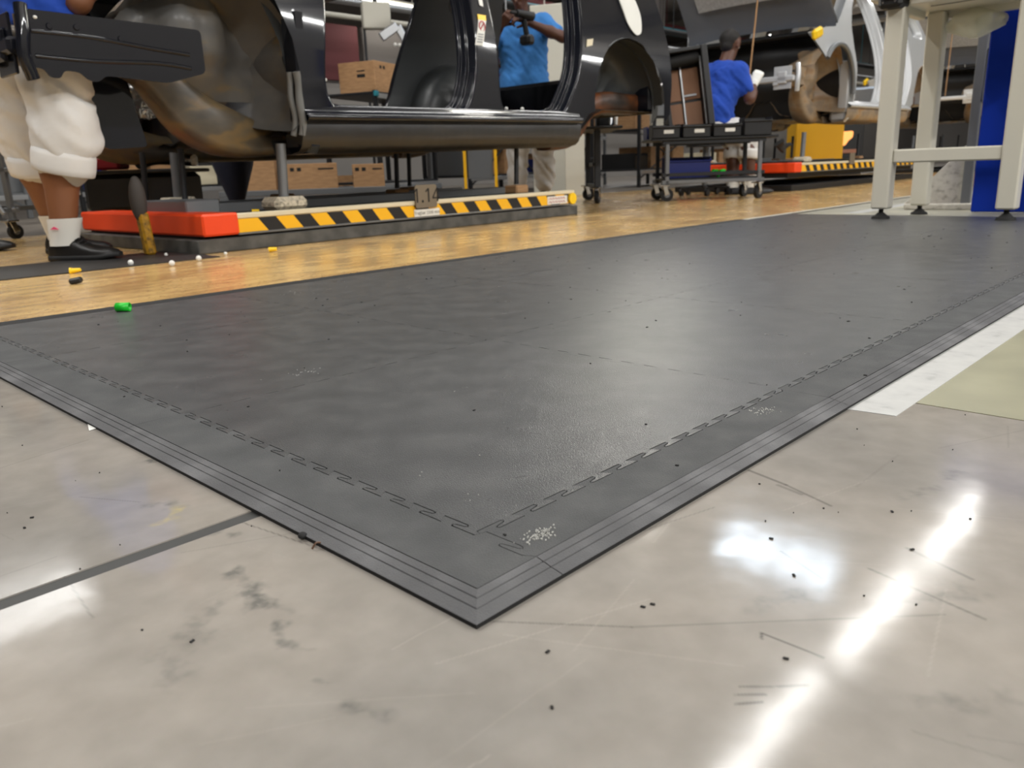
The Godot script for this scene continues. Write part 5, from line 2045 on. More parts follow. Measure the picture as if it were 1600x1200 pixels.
	single("paper_cone", Shape.new().cyl(Vector3(0, 0, 0), Vector3(0.01, 0.15, 0), 0.05, 0.004, 14).mesh(), mats.paper, "small white paper cone beside the navy sack", "paper cone", Vector3(2.98, 0.0, -5.18))


func parts_cart() -> void:
	# black parts cart in front of the silver car, with a leaning tray of brown board
	var o := thing("parts_cart", "black steel parts cart on casters between the black and silver cars", "cart", Vector3(5.86, 0.0, -3.42), -0.80)
	var s: Shape
	for e in [[-0.36, 0.2], [0.36, 0.2], [-0.36, -0.2], [0.36, -0.2]]:
		s = Shape.new()
		s.bar(Vector3(e[0], 0.13, e[1]), Vector3(e[0], 0.44, e[1]), 0.03, 0.03)
		part("post", s.mesh(), mats.steel_dark if e[1] < 0 else mats.steel_grey, o)
		caster(o, Vector3(e[0], 0.0, e[1]), 0.4 + e[0], 0.05)
	for y in [0.145, 0.20, 0.44]:
		for z in [-0.2, 0.2]:
			s = Shape.new()
			s.bar(Vector3(-0.40, y, z), Vector3(0.40, y, z), 0.03, 0.028)
			part("rail", s.mesh(), mats.steel_grey if y < 0.15 else mats.steel_dark, o)
	s = Shape.new()
	s.box(Vector3(0, 0.465, 0), Vector3(0.98, 0.02, 0.46), 0.004)
	part("shelf", s.mesh(), mats.black_plastic, o)
	s = Shape.new()
	s.box(Vector3(0, 0.165, 0), Vector3(0.76, 0.012, 0.42), 0.003)
	part("lower_shelf", s.mesh(), mats.steel_dark, o)
	# tall leaning frame with board panels
	var tilt := Transform3D(Basis(Vector3(0, 0, 1), 0.12) * Basis(Vector3(1, 0, 0), -0.10), Vector3(-0.15, 0.475, 0.04))
	var fr := Shape.new()
	fr.box(tilt * Vector3(-0.155, 0.33, 0), Vector3(0.03, 0.66, 0.16), 0.004, tilt.basis)
	fr.box(tilt * Vector3(0.165, 0.33, -0.02), Vector3(0.05, 0.68, 0.20), 0.006, tilt.basis)
	fr.box(tilt * Vector3(0, 0.655, -0.02), Vector3(0.36, 0.03, 0.18), 0.006, tilt.basis)
	fr.box(tilt * Vector3(0, 0.33, -0.09), Vector3(0.34, 0.66, 0.01), 0.002, tilt.basis)
	var frame := part("leaning_frame", fr.mesh(), mats.black_plastic, o)
	for e in [[-0.08, 0.16], [0.07, 0.16], [-0.08, 0.42], [0.07, 0.42]]:
		s = Shape.new()
		s.box(tilt * Vector3(e[0], e[1], -0.078), Vector3(0.13, 0.24, 0.012), 0.004, tilt.basis)
		part("board_panel", s.mesh(), plain(Color(0.56, 0.42, 0.33), 0.8), frame)
	s = Shape.new()
	s.bar(tilt * Vector3(-0.005, 0.0, -0.06), tilt * Vector3(-0.005, 0.60, -0.06), 0.018, 0.012, 0.002)
	s.bar(tilt * Vector3(-0.005, 0.33, -0.055), tilt * Vector3(0.10, 0.33, -0.055), 0.012, 0.016, 0.002)
	for e in [-0.135, 0.138]:
		s.bar(tilt * Vector3(e, 0.0, 0.02), tilt * Vector3(e, 0.60, 0.02), 0.014, 0.012, 0.002)
	part("aluminium_strip", s.mesh(), mats.aluminium, frame)
	s = Shape.new()
	s.cyl(tilt * Vector3(-0.13, 0.58, 0.0), tilt * Vector3(0.13, 0.60, 0.0), 0.045, -1, 14)
	part("roller", s.mesh(), mats.black_rubber, frame)
	# bins with white labels on the shelf
	var labels := ["under the leaning frame's left side", "in the middle of the parts cart's shelf", "under the seated worker's thighs", "at the right end of the parts cart"]
	for i in 4:
		var at := Vector3(-0.38 + 0.235 * i, 0.476, 0.16)
		var b := thing("small_parts_bin", "black small-parts bin with white card, " + labels[i], "bin", o.transform * at, -0.80, "black bins on the parts cart")
		part("tray", bin_mesh(Vector3(0.21, 0.10 if i < 3 else 0.13, 0.16)), mats.black_plastic, b)
		if i < 3:
			s = Shape.new()
			s.box(Vector3(0.02, 0.045, 0.083), Vector3(0.075, 0.026, 0.003), 0.0)
			part("card", s.mesh(), mats.paper, b)
	single("blue_crate", bin_mesh(Vector3(0.24, 0.10, 0.18)), mats.blue_bin, "blue crate with yellow label behind the parts cart's frame", "crate", o.transform * Vector3(-0.36, 0.476, -0.12), -0.80)
	single("yellow_note", Shape.new().box(Vector3.ZERO, Vector3(0.07, 0.03, 0.003)).mesh(), mats.yellow_plastic, "yellow note card hanging on the blue crate", "note", o.transform * Vector3(-0.37, 0.555, -0.024), -0.80)
	single("blue_crate", bin_mesh(Vector3(0.34, 0.16, 0.26)), mats.blue_bin, "deep blue crate on the parts cart's lower shelf", "crate", o.transform * Vector3(-0.16, 0.172, -0.05), -0.80)
	s = Shape.new()
	for k in 9:
		var a := TAU * k / 9.0
		s.tube(smooth_path(PackedVector3Array([Vector3.ZERO, Vector3(cos(a) * 0.03, 0.05, sin(a) * 0.03), Vector3(cos(a) * 0.06, 0.03 + 0.02 * sin(k * 2.0), sin(a) * 0.06)]), 3), 0.009, 6)
	single("green_straps", s.mesh(), mats.green_plastic, "tangle of green straps on the parts cart's lower shelf", "straps", o.transform * Vector3(0.06, 0.172, 0.12), 0.0)
	# tool balancer head with chrome levers hanging at the cart's left
	var t := thing("tool_holder", "grey tool holder head with yellow clip left of the leaning frame", "tool holder", o.transform * Vector3(-0.44, 0.466, 0.02), -0.80)
	s = Shape.new()
	s.bar(Vector3(0, 0.0, 0), Vector3(0.03, 0.42, 0), 0.025, 0.025)
	part("mast", s.mesh(), mats.steel_dark, t)
	s = Shape.new()
	s.box(Vector3(0.05, 0.22, 0.02), Vector3(0.09, 0.11, 0.05), 0.02)
	part("head", s.mesh(), mats.steel_grey, t)
	s = Shape.new()
	s.box(Vector3(-0.02, 0.23, 0.03), Vector3(0.04, 0.035, 0.03), 0.006)
	part("clip", s.mesh(), mats.yellow_plastic, t)
	s = Shape.new()
	s.tube(smooth_path(v3([0.04, 0.30, 0.02, 0.03, 0.36, 0.05, 0.06, 0.42, 0.03]), 4), 0.008, 6)
	part("lever", s.mesh(), mats.chrome, t)
	# dark cable heap hanging behind the cart
	s = Shape.new()
	for k in 7:
		var f := k / 6.0
		s.tube(smooth_path(PackedVector3Array([Vector3(-0.24, 0.03 * f, 0.05 * f), Vector3(-0.05, -0.06 + 0.05 * f, 0.03), Vector3(0.16, -0.03 + 0.03 * f, 0.06 * f), Vector3(0.34, 0.0, 0.02 * f)]), 5), 0.018, 7)
	single("cable_bundle", s.mesh(), mats.black_rubber, "black cable bundle drooping under the silver car's nose", "cable", Vector3(7.20, 0.42, -3.45), 0.3)


func tool_stand() -> void:
	var o := thing("tool_stand", "black post stand on a caster beside the black car's tail", "stand", Vector3(5.15, 0.0, -3.98), -0.80)
	var s := Shape.new()
	s.bar(Vector3(0, 0.12, 0), Vector3(0.0, 0.56, 0), 0.07, 0.05, 0.006)
	part("post", s.mesh(), mats.steel_dark, o)
	caster(o, Vector3(0, 0.0, 0), 1.2, 0.05)
	s = Shape.new()
	s.bar(Vector3(-0.02, 0.30, 0), Vector3(0.02, 0.30, -0.7), 0.03, 0.03)
	s.bar(Vector3(0.0, 0.13, 0), Vector3(0.0, 0.13, -0.7), 0.03, 0.03)
	part("arm", s.mesh(), mats.steel_dark, o)
	s = Shape.new()
	s.bar(Vector3(0.0, 0.12, -0.7), Vector3(0.0, 0.56, -0.7), 0.04, 0.04, 0.004)
	part("post", s.mesh(), mats.steel_dark, o)
	caster(o, Vector3(0, 0.0, -0.7), 0.3, 0.05)
	s = Shape.new()
	s.box(Vector3(0.0, 0.57, -0.3), Vector3(0.36, 0.02, 0.9), 0.004)
	part("tray", s.mesh(), mats.black_plastic, o)
	# white-taped grips and a handset on the tray
	for k in 2:
		var s2 := Shape.new()
		s2.tube(smooth_path(v3([0.0, 0.0, 0, 0.02, 0.06, 0, 0.07, 0.10, 0.01]), 4), 0.013, 8)
		single("curved_grip", s2.mesh(), mats.paper if k else mats.chrome, ["chrome curved grip on the black post stand's tray", "white curved grip on the black post stand's tray"][k], "grip", o.transform * Vector3(0.10 + 0.05 * k, 0.593, 0.05 - 0.07 * k), 0.4)
	single("tool_caddy", Shape.new().box(Vector3(0, 0.08, 0), Vector3(0.14, 0.16, 0.16), 0.02).mesh(), mats.black_plastic, "black tool caddy on the post stand's tray", "caddy", o.transform * Vector3(0.08, 0.58, -0.18), -0.80)


# ---------------------------------------------------------------- what shows behind the line

func carton(size: Vector3, label: String, at: Vector3, turn: float) -> void:
	var o := thing("cardboard_box", label, "box", at, turn, "cardboard boxes behind the line")
	var s := Shape.new()
	s.box(Vector3(0, size.y * 0.5, 0), size, 0.004)
	part("carton", s.mesh(), mats.cardboard, o)
	for e in [[Vector3(-size.x * 0.5 - 0.001, size.y * 0.55, size.z * 0.12), Vector3(0.002, 0.03, size.z * 0.22)], [Vector3(-size.x * 0.5 - 0.001, size.y * 0.70, size.z * 0.12), Vector3(0.002, 0.012, size.z * 0.22)],
		[Vector3(-size.x * 0.36, size.y * 0.82, size.z * 0.5 + 0.001), Vector3(0.035, 0.03, 0.002)], [Vector3(-size.x * 0.36 + 0.06, size.y * 0.82, size.z * 0.5 + 0.001), Vector3(0.035, 0.03, 0.002)],
		[Vector3(size.x * 0.28, size.y * 0.82, size.z * 0.5 + 0.001), Vector3(size.x * 0.3, 0.012, 0.002)]]:
		part("print", Shape.new().box(e[0], e[1]).mesh(), mats.ink, o)
	s = Shape.new()
	s.box(Vector3(0, size.y + 0.0008, 0), Vector3(size.x * 1.0, 0.0015, 0.05), 0.0)
	part("packing_tape", s.mesh(), plain(Color(0.62, 0.48, 0.32), 0.3), o)


# a line-side shelf rack with posts, braces and shelves
func rack(label: String, at: Vector3, turn: float, wide: float, deep: float, tall: float, levels: Array, m: Material, brace := true) -> Node3D:
	var o := thing("shelf_rack", label, "rack", at, turn, "racks behind the line")
	for x in [-wide * 0.5, wide * 0.5]:
		for z in [-deep * 0.5, deep * 0.5]:
			var s := Shape.new()
			s.bar(Vector3(x, 0, z), Vector3(x, tall, z), 0.04, 0.04)
			part("post", s.mesh(), m, o)
	for y in levels:
		var s := Shape.new()
		s.box(Vector3(0, y, 0), Vector3(wide, 0.025, deep), 0.004)
		part("shelf", s.mesh(), m, o)
		s = Shape.new()
		s.bar(Vector3(-wide * 0.5, y - 0.03, deep * 0.5 + 0.02), Vector3(wide * 0.5, y - 0.03, deep * 0.5 + 0.02), 0.02, 0.045)
		part("label_rail", s.mesh(), mats.aluminium, o)
	if brace:
		for e in [[0.0, 1.0], [1.0, 0.0]]:
			var s := Shape.new()
			s.bar(Vector3(-wide * 0.5, lerpf(0.1, tall * 0.55, e[0]), deep * 0.5), Vector3(wide * 0.5, lerpf(0.1, tall * 0.55, e[1]), deep * 0.5), 0.015, 0.02)
			part("brace", s.mesh(), m, o)
	return o


func build_background() -> void:
	hanging_lamp()
	var s: Shape
	var o: Node3D
	# trolley that carries the big carton seen through the black car's front door
	rack("low dark rack under the large carton beyond the black car", Vector3(5.35, 0.0, -6.95), 0.35, 1.1, 0.6, 1.06, [0.20, 0.62, 1.04], mats.steel_dark, false)
	carton(Vector3(0.78, 0.29, 0.42), "large brown carton seen through the black car's front door opening", Vector3(5.33, 1.056, -6.92), 0.35)
	for k in 2:
		single("teal_clip", Shape.new().box(Vector3(0, 0.025, 0), Vector3([0.06, 0.16][k], 0.05, 0.03), 0.006).mesh(), mats.teal, ["small teal clip under the left end of the large carton", "teal label holder under the right end of the large carton"][k], "clip", Vector3([4.92, 5.60][k], 1.0, [-6.44, -6.62][k]), 0.35)
	carton(Vector3(0.46, 0.27, 0.36), "dark brown carton under the black car's sill", Vector3(4.20, 0.127, -6.55), -0.6)
	carton(Vector3(0.28, 0.25, 0.30), "light brown carton under the black car's sill, right of a darker one", Vector3(4.56, 0.127, -6.18), -0.6)
	carton(Vector3(0.40, 0.40, 0.36), "brown carton behind the left support post of the platform", Vector3(3.86, 0.127, -6.90), -0.8)
	carton(Vector3(0.40, 0.28, 0.36), "brown carton beside the yellow frame under the black car", Vector3(5.5, 0.0, -7.75), 0.35)
	s = Shape.new()
	s.box(Vector3(0, 0.11, 0), Vector3(1.9, 0.03, 0.8), 0.004)
	s.box(Vector3(0, 0.155, 0.39), Vector3(1.9, 0.05, 0.03), 0.004)
	s.box(Vector3(0, 0.155, -0.39), Vector3(1.9, 0.05, 0.03), 0.004)
	for x in [-0.85, 0.0, 0.85]:
		for z in [-0.35, 0.35]:
			s.cyl(Vector3(x, 0.05, z - 0.02), Vector3(x, 0.05, z + 0.02), 0.05, -1, 16)
	single("pallet_dolly", s.mesh(), mats.steel_grey, "long grey pallet dolly with cartons behind the platform", "dolly", Vector3(4.35, 0.0, -6.40), -0.80)
	# monitor on an arm, and the lifting aid's angled boom
	o = thing("monitor", "white-cased line monitor on a thin pole behind the black car", "monitor", Vector3(6.50, 0.0, -8.40), -0.5)
	s = Shape.new()
	s.box(Vector3(0, 2.14, 0), Vector3(0.34, 0.30, 0.14), 0.012)
	part("case", s.mesh(), mats.white_paint, o)
	s = Shape.new()
	s.box(Vector3(0.171, 2.15, 0.0), Vector3(0.004, 0.2, 0.09), 0.0)
	part("screen", s.mesh(), plain(Color(0.45, 0.47, 0.48), 0.2), o)
	s = Shape.new()
	s.bar(Vector3(-0.15, 0.0, -0.02), Vector3(-0.15, 2.3, -0.02), 0.03, 0.03)
	s.bar(Vector3(0.0, 2.29, 0.0), Vector3(0.0, 3.2, 0.0), 0.05, 0.05)
	part("pole", s.mesh(), mats.steel_dark, o)
	o = thing("lifting_aid", "grey angled boom of a lifting aid above the large carton", "lifting aid", Vector3(6.05, 0.0, -7.45), 0.0)
	s = Shape.new()
	s.bar(Vector3(-0.16, 1.74, -0.10), Vector3(0.0, 1.86, 0.0), 0.06, 0.10, 0.01)
	s.bar(Vector3(0.0, 1.86, 0.0), Vector3(0.24, 1.30, 0.16), 0.05, 0.08, 0.01)
	part("boom", s.mesh(), mats.aluminium, o)
	s = Shape.new()
	s.bar(Vector3(0.24, 0.0, 0.16), Vector3(0.24, 1.32, 0.16), 0.08, 0.08, 0.01)
	part("column", s.mesh(), mats.steel_grey, o)
	s = Shape.new()
	for k in 2:
		s.ball(Vector3(-0.06 + 0.06 * k, 1.66, 0.02), Vector3(0.022, 0.022, 0.022), 6)
	part("knob", s.mesh(), mats.paper, o)
	# yellow frame with a grey panel
	o = thing("notice_stand", "yellow door-shaped stand with grey notice board beyond the black car", "stand", Vector3(5.95, 0.0, -6.15), -0.80)
	s = Shape.new()
	s.bar(Vector3(-0.14, 0.0, 0), Vector3(-0.14, 0.62, 0), 0.05, 0.03)
	s.bar(Vector3(-0.165, 0.60, 0), Vector3(0.20, 0.60, 0), 0.03, 0.05)
	s.bar(Vector3(0.18, 0.0, 0), Vector3(0.18, 0.62, 0), 0.05, 0.03)
	part("frame", s.mesh(), mats.yellow, o)
	s = Shape.new()
	s.box(Vector3(0.02, 0.38, -0.02), Vector3(0.26, 0.36, 0.01), 0.002)
	part("notice_board", s.mesh(), mats.steel_grey, o)
	# racks behind the whole line
	var spots := [
		["grey rack beyond the black car's nose", 1.2, -8.6, 2.2, 1.9, "steel_grey"], ["dark rack beyond the black car's front door", 3.9, -9.0, 2.2, 2.1, "steel_dark"],
		["dark braced rack beyond the black car's rear door", 7.2, -7.3, 1.5, 2.0, "steel_dark"], ["grey rack beyond the black car's tail", 9.3, -8.0, 1.8, 1.8, "steel_grey"],
		["dark rack behind the parts cart", 9.6, -6.6, 1.6, 1.3, "steel_dark"], ["dark rack behind the silver car", 13.5, -7.6, 2.4, 1.2, "steel_dark"], ["grey rack at the far end of the line", 18.5, -7.8, 2.6, 1.6, "steel_grey"]]
	var cols := ["cardboard", "blue_bin", "cream", "steel_grey", "cardboard", "black_plastic", "white_paint"]
	var words := {"cardboard": "brown", "blue_bin": "blue", "cream": "cream", "steel_grey": "grey", "black_plastic": "black", "white_paint": "white"}
	for i in spots.size():
		var e: Array = spots[i]
		var lv := [0.22, 0.72, 1.22, 1.7].filter(func(y): return y < e[4])
		rack(e[0], Vector3(e[1], 0, e[2]), 0.12, e[3], 0.7, e[4], lv, mats[e[5]])
		for l in lv.size():
			var x: float = -e[3] * 0.5 + 0.06
			var count := 0
			while x < e[3] * 0.5 - 0.3:
				var wdt := rng.randf_range(0.22, 0.42)
				var hgt := rng.randf_range(0.16, 0.34)
				var key: String = cols[rng.randi() % cols.size()]
				var c: String = words[key]
				var at := Transform3D(Basis(Vector3.UP, 0.12), Vector3(e[1], 0, e[2])) * Vector3(x + wdt * 0.5, lv[l] + 0.013, rng.randf_range(-0.05, 0.05))
				single("stock_box" if key in ["cardboard", "cream", "white_paint"] else "stock_bin",
					Shape.new().box(Vector3(0, hgt * 0.5, 0), Vector3(wdt, hgt, 0.5), 0.006).mesh() if key in ["cardboard", "cream", "white_paint"] else bin_mesh(Vector3(wdt, hgt, 0.5)),
					mats[key], "%s %s, %s from left, %s shelf, %s" % [c, "box" if key in ["cardboard", "cream", "white_paint"] else "bin", ORDER[count], ["lowest", "second", "third", "top"][l], e[0]], "box" if key in ["cardboard", "cream", "white_paint"] else "bin", at, 0.12, "stock on the racks behind the line")
				x += wdt + rng.randf_range(0.03, 0.2)
				count += 1
	# white cabinet and pale bars beyond the black car's tail
	o = thing("white_cabinet", "tall white machine cabinet beyond the black car's rear door opening", "cabinet", Vector3(6.9, 0.0, -5.9), 0.5)
	s = Shape.new()
	s.box(Vector3(0, 0.95, 0), Vector3(0.5, 1.9, 0.4), 0.01)
	part("body", s.mesh(), mats.white_paint, o)
	s = Shape.new()
	s.box(Vector3(-0.05, 1.35, 0.203), Vector3(0.3, 0.7, 0.008), 0.002)
	part("door", s.mesh(), mats.cream, o)
	s = Shape.new()
	s.box(Vector3(0.16, 1.5, 0.21), Vector3(0.09, 0.34, 0.03), 0.004)
	part("switch_box", s.mesh(), mats.steel_dark, o)
	s = Shape.new()
	s.box(Vector3(0, 0.5, 0), Vector3(0.20, 1.0, 0.03), 0.004)
	single("white_board", s.mesh(), mats.white_paint, "narrow white board standing behind the black post stand", "board", Vector3(6.55, 0.0, -5.35), -0.80)
	s = Shape.new()
	s.box(Vector3(0, 0.37, 0), Vector3(0.7, 0.03, 0.5), 0.006)
	for x in [-0.3, 0.3]:
		for z in [-0.2, 0.2]:
			s.bar(Vector3(x, 0, z), Vector3(x, 0.36, z), 0.03, 0.03)
	single("low_table", s.mesh(), mats.steel_dark, "low dark table behind the worker in the sky blue shirt", "table", Vector3(7.9, 0.0, -6.4), 0.6)
	# yellow cabinet and a lit machine window under the silver car
	o = thing("yellow_cabinet", "yellow steel cabinet seen under the silver car", "cabinet", Vector3(12.3, 0.0, -5.35), -0.80)
	s = Shape.new()
	s.box(Vector3(0, 0.45, 0), Vector3(0.72, 0.70, 0.4), 0.012)
	part("body", s.mesh(), mats.yellow, o)
	s = Shape.new()
	s.box(Vector3(0, 0.05, 0), Vector3(0.68, 0.10, 0.36), 0.004)
	part("plinth", s.mesh(), mats.black_plastic, o)
	o = thing("sorting_machine", "dark machine with bright orange-lit window under the silver car's sill", "machine", Vector3(14.0, 0.0, -5.62), -0.80)
	s = Shape.new()
	s.box(Vector3(0, 0.45, -0.1), Vector3(0.7, 0.9, 0.3), 0.01)
	part("body", s.mesh(), mats.steel_dark, o)
	var glow := plain(Color(0.9, 0.6, 0.3), 0.5)
	glow.emission_enabled = true
	glow.emission = Color(1.0, 0.68, 0.38)
	glow.emission_energy_multiplier = 1.6
	s = Shape.new()
	s.prism(rounded(poly([-0.20, 0.50, -0.10, 0.48, -0.11, 0.70, -0.19, 0.70]), 0.04), Transform3D(Basis(), Vector3(0, 0, 0.051)), 0.004)
	s.prism(rounded(poly([-0.06, 0.52, 0.03, 0.46, 0.10, 0.56, 0.16, 0.60, 0.17, 0.71, -0.04, 0.70]), 0.04), Transform3D(Basis(), Vector3(0, 0, 0.051)), 0.004)
	part("lit_window", s.mesh(), glow, o)
	s = Shape.new()
	s.box(Vector3(0.05, 0.38, 0.06), Vector3(0.44, 0.06, 0.03), 0.004)
	part("ledge", s.mesh(), plain(Color(0.62, 0.42, 0.33), 0.6), o)
	# long screens, overhead rails and pipes that close the view between the cars
	o = thing("partition", "long grey partition with dark red upper band behind the line", "partition", Vector3(20.0, 0.0, -12.5), 0.03)
	s = Shape.new()
	s.box(Vector3(0, 0.9, 0), Vector3(46.0, 1.8, 0.08))
	part("lower_panel", s.mesh(), mats.wall, o)
	for k in 23:
		s = Shape.new()
		s.box(Vector3(-22.0 + 2.0 * k, 2.3, 0.02), Vector3(1.9, 0.9, 0.06), 0.01)
		part("upper_panel", s.mesh(), mats.dark_red if k % 3 else mats.beam, o)
	var pipes := [[2.75, -10.5, 0.05, "aluminium", "bright overhead pipe over the racks"], [3.2, -10.9, 0.07, "steel_dark", "dark overhead pipe over the racks"], [2.35, -9.6, 0.035, "white_paint", "white overhead cable duct over the racks"], [3.9, -13.5, 0.10, "teal", "teal overhead pipe deep in the hall"], [4.4, -15.0, 0.12, "dark_red", "dark red overhead crane beam deep in the hall"], [3.5, -6.4, 0.05, "steel_dark", "dark overhead rail behind the black car"]]
	for e in pipes:
		s = Shape.new()
		s.cyl(Vector3(-22, 0, 0), Vector3(22, 0, 0), e[2], -1, 12)
		for k in 8:
			s.cyl(Vector3(-21 + 6 * k, 0, 0), Vector3(-21 + 6 * k, 7.48 - e[0], 0), 0.012, -1, 6)
		single("overhead_pipe", s.mesh(), mats[e[3]], e[4], "pipe", Vector3(14, e[0], e[1]), 0.0)
	for e in [[-1.5, -14.0], [6.0, -14.0], [13.5, -14.0], [21.0, -14.0], [28.5, -14.0]]:
		s = Shape.new()
		for w in [[0.0, 0.05], [-0.14, 0.03], [0.14, 0.03]]:
			s.box(Vector3(e[0] + w[0], 3.74, e[1]), Vector3(w[1], 7.5, 0.3))
		struct("trim_%d" % (20 + int((e[0] + 1.5) / 7.5)), s.mesh(), mats.beam)
	# two low tube lights seen through the silver car's windscreen opening
	for e in [[Vector3(22.4, 3.85, -11.4), 0.8, "low bright tube light seen through the silver car's windscreen opening"], [Vector3(28.5, 4.6, -16.2), 0.3, "smaller tube light below the bright one in the windscreen opening"], [Vector3(9.5, 3.1, -11.8), 0.1, "low tube light behind the black car's front door opening"]]:
		var l := thing("strip_light", e[2], "lamp", e[0], e[1])
		var m := plain(Color(0.95, 0.95, 0.92), 0.5)
		m.emission_enabled = true
		m.emission = Color(1.0, 0.98, 0.93)
		m.emission_energy_multiplier = 5.0
		s = Shape.new()
		s.cyl(Vector3(-0.65, 0, 0), Vector3(0.65, 0, 0), 0.05, -1, 10)
		part("light_tube", s.mesh(), m, l)
		s = Shape.new()
		s.box(Vector3(0, 0.07, 0), Vector3(1.4, 0.03, 0.12), 0.004)
		for sg in [-0.5, 0.5]:
			s.cyl(Vector3(sg, 0.08, 0), Vector3(sg, 7.48 - e[0].y, 0), 0.006, -1, 5)
		part("fitting", s.mesh(), mats.white_paint, l)
		var a := AreaLight3D.new()
		a.name = "tube_light"
		a.area_size = Vector2(1.3, 0.10)
		a.light_energy = 2.0
		a.light_color = Color(1.0, 0.98, 0.93)
		a.area_range = 40.0
		a.shadow_enabled = true
		a.transform = Transform3D(Basis(Vector3.RIGHT, -PI / 2), Vector3(0, -0.056, 0))
		l.add_child(a)


# a slim upright lamp on a cable over the near side of the line; the mat mirrors it
func hanging_lamp() -> void:
	var o := thing("hanging_lamp", "slim upright inspection lamp hung on a cable over the black car's tail", "lamp", Vector3(4.33, 1.42, -2.95), -0.80)
	var m := plain(Color(0.95, 0.95, 0.92), 0.5)
	m.emission_enabled = true
	m.emission = Color(1.0, 0.98, 0.93)
	m.emission_energy_multiplier = 5.0
	part("light_tube", Shape.new().cyl(Vector3(0, 0.02, 0), Vector3(0, 0.62, 0), 0.045, -1, 14).mesh(), m, o)
	var s := Shape.new()
	s.cyl(Vector3(0, 0.0, 0), Vector3(0, 0.02, 0), 0.05, -1, 14)
	part("end_cap", s.mesh(), mats.white_paint, o)
	s = Shape.new()
	s.cyl(Vector3(0, 0.62, 0), Vector3(0, 0.68, 0), 0.05, -1, 14)
	s.cyl(Vector3(0, 0.68, 0), Vector3(0, 6.0, 0), 0.006, -1, 6)
	part("cable", s.mesh(), mats.black_rubber, o)
	var l := AreaLight3D.new()
	l.name = "inspection_light"
	l.area_size = Vector2(0.09, 0.6)
	l.light_energy = 2.8
	l.light_color = Color(1.0, 0.98, 0.93)
	l.area_range = 30.0
	l.shadow_enabled = true
	l.transform = Transform3D(Basis(Vector3.UP, PI), Vector3(0, 0.32, 0.05))
	o.add_child(l)


# ---------------------------------------------------------------- small things on the floor

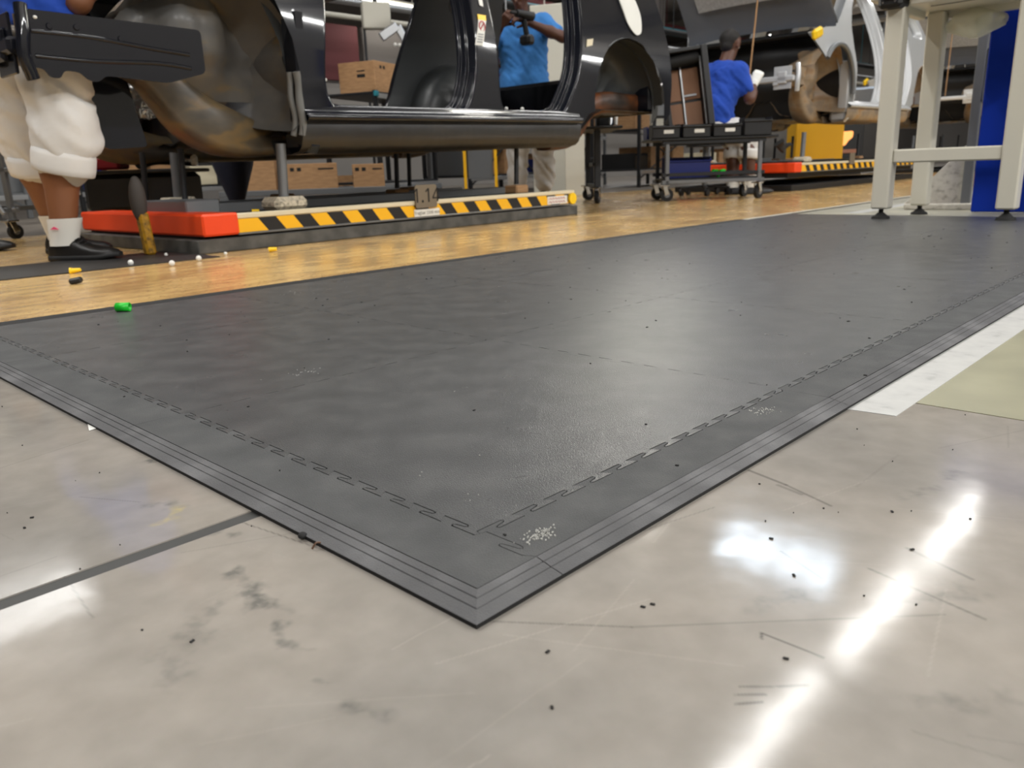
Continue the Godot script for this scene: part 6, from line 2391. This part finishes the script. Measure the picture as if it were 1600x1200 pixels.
func build_debris() -> void:
	# green cap lying on the mat's far edge
	var s := Shape.new()
	var rows := []
	for q in [[0.0, 0.0075], [0.0, 0.0100], [0.030, 0.0100], [0.030, 0.0075], [0.004, 0.0070]]:
		var l := PackedVector3Array()
		for i in 16:
			var a := TAU * i / 16.0
			l.append(Vector3(q[0], cos(a) * q[1], sin(a) * q[1]))
		rows.append(l)
	s.loft(rows)
	single("stopper", s.mesh(), mats.green_plastic, "bright green tube-shaped plastic cap on the far edge of the mat", "cap", Vector3(0.656, 0.0200, -1.866), -0.75)
	s = Shape.new()
	s.cyl(Vector3(0, 0.009, 0), Vector3(0.028, 0.012, 0), 0.009, 0.0055, 12)
	s.cyl(Vector3(-0.006, 0.009, 0), Vector3(0, 0.009, 0), 0.011, -1, 12)
	single("stopper", s.mesh(), mats.yellow_plastic, "yellow plastic cap on the wooden floor in front of the first worker", "cap", Vector3(0.905, 0.0, -2.92), -0.6)
	single("plastic_clip", Shape.new().box(Vector3(0, 0.010, 0), Vector3(0.036, 0.018, 0.024), 0.005, Basis(Vector3(0, 0, 1), 0.15)).mesh(), mats.black_plastic, "small black plastic clip on the wooden floor near the yellow cap", "clip", Vector3(0.812, 0.0, -2.60), -0.6)
	single("stopper", Shape.new().cyl(Vector3(0, 0.010, 0), Vector3(0.030, 0.012, 0), 0.010, 0.007, 12).mesh(), mats.yellow_plastic, "yellow plastic cap lying close to the platform's grey skirt", "cap", Vector3(1.64, 0.0, -2.92), -0.7)
	single("stopper", Shape.new().cyl(Vector3(0, 0.010, 0), Vector3(0.030, 0.012, 0), 0.010, 0.007, 12).mesh(), mats.yellow_plastic, "yellow cap lying on the platform deck behind the front support block", "cap", on_lane(1.79, 0.137, 0.16), -0.7)
	var white := [["white plug nearest to the first worker's shoe", 1.122, -2.98], ["white plug in the middle of the three on the walkway", 1.193, -2.80], ["white plug in front of the platform's corner", 1.327, -2.876], ["tiny white plug beside the yellow guard post", 1.345, -3.20], ["tiny white plug at the grey skirt of the platform", 1.49, -2.99]]
	for i in white.size():
		var e: Array = white[i]
		var r := 0.0105 if i < 3 else 0.007
		single("white_plug", Shape.new().ball(Vector3(0, r, 0), Vector3(r, r, r * 0.8), 6).mesh(), mats.paper, e[0], "plug", Vector3(e[1], 0.0, e[2]), 0.0, "white plugs on the floor")
	single("paper_scrap", Shape.new().prism(poly([0.0, 0.0, 0.014, 0.003, 0.016, 0.055]), Transform3D(Basis(Vector3.RIGHT, Vector3(0, 0, -1), Vector3.UP), Vector3.ZERO), 0.0006).mesh(), mats.paper, "white paper corner sticking out from under the mat's left edge", "paper", Vector3(0.300, 0.0006, -1.009), 0.0)
	single("bent_clip", Shape.new().tube(smooth_path(v3([0, 0.001, 0, 0.003, 0.006, 0.002, 0.010, 0.002, 0.001]), 4), 0.0008, 5).mesh(), plain(Color(0.35, 0.25, 0.18), 0.5), "tiny bent wire on the floor beside the mat's left edge", "wire", Vector3(0.302, 0.0, -0.523))
	single("rubber_burr", Shape.new().ball(Vector3.ZERO, Vector3(0.004, 0.003, 0.004), 5).mesh(), mats.black_rubber, "small rubber burr on the mat's left lip", "burr", Vector3(0.307, 0.004, -0.545))
	# crumbs of rubber and dirt: far too many and too small to count
	var crumbs := Shape.new()
	for i in 170:
		var p := Vector3(rng.randf_range(-0.3, 0.98), 0.0006, rng.randf_range(-1.5, 0.12))
		if p.x > 0.30 and p.z < -0.33:
			continue
		var r := rng.randf_range(0.0003, 0.0009) * (1.0 if rng.randf() < 0.9 else 1.6)
		crumbs.box(p, Vector3(r * 2.2, 0.0012, r * 1.4), 0.0002, Basis(Vector3.UP, rng.randf() * TAU))
	for e in [[0.55, -0.254], [0.506, -0.215], [0.408, -0.27], [0.408, -0.175], [0.32, -0.288], [0.178, -0.471], [0.401, -0.273], [0.60, -0.165], [0.66, -0.2]]:
		crumbs.box(Vector3(e[0], 0.0007, e[1]), Vector3(0.0035, 0.0010, 0.002), 0.0003, Basis(Vector3.UP, e[0] * 20.0))
	var c: MeshInstance3D = single("floor_crumbs", crumbs.mesh(), mats.ink, "dark crumbs of rubber and dirt scattered on the polished floor", "crumbs")
	c.set_meta("kind", "stuff")
	crumbs = Shape.new()
	for i in 110:
		var p := Vector3(rng.randf_range(0.36, 3.6), MAT_TOP + 0.0006, rng.randf_range(-1.85, -0.36))
		var r := rng.randf_range(0.0004, 0.0012) * (1.0 + p.x * 0.6)
		crumbs.box(p, Vector3(r * 2.4, 0.0012, r * 1.5), 0.0002, Basis(Vector3.UP, rng.randf() * TAU))
	c = single("mat_crumbs", crumbs.mesh(), mats.ink, "dark crumbs scattered over the rubber mat", "crumbs")
	c.set_meta("kind", "stuff")
	# pale flakes rubbed off on the mat, in a few clusters
	crumbs = Shape.new()
	for e in [[0.425, -0.386, 0.012, 110], [0.83, -0.40, 0.018, 40], [0.60, -1.02, 0.03, 18], [0.55, -0.60, 0.03, 4], [0.47, -0.56, 0.03, 3], [0.44, -0.48, 0.012, 4], [1.02, -1.75, 0.10, 20], [0.72, -0.74, 0.05, 3], [1.7, -1.1, 0.15, 14], [2.1, -1.86, 0.04, 12]]:
		for i in e[3]:
			var p := Vector3(e[0] + rng.randfn(0, e[2] * 0.6), MAT_TOP + 0.0003, e[1] + rng.randfn(0, e[2] * 0.35))
			var r := rng.randf_range(0.0004, 0.0010) * (1.0 + p.x * 0.4)
			crumbs.box(p, Vector3(r * 2.6, 0.0006, r), 0.0, Basis(Vector3.UP, rng.randf() * 0.8 + 0.3))
	c = single("pale_flakes", crumbs.mesh(), plain(Color(0.60, 0.60, 0.58), 0.8), "pale rubbed-off flakes in small clusters on the rubber mat", "flakes")
	c.set_meta("kind", "stuff")
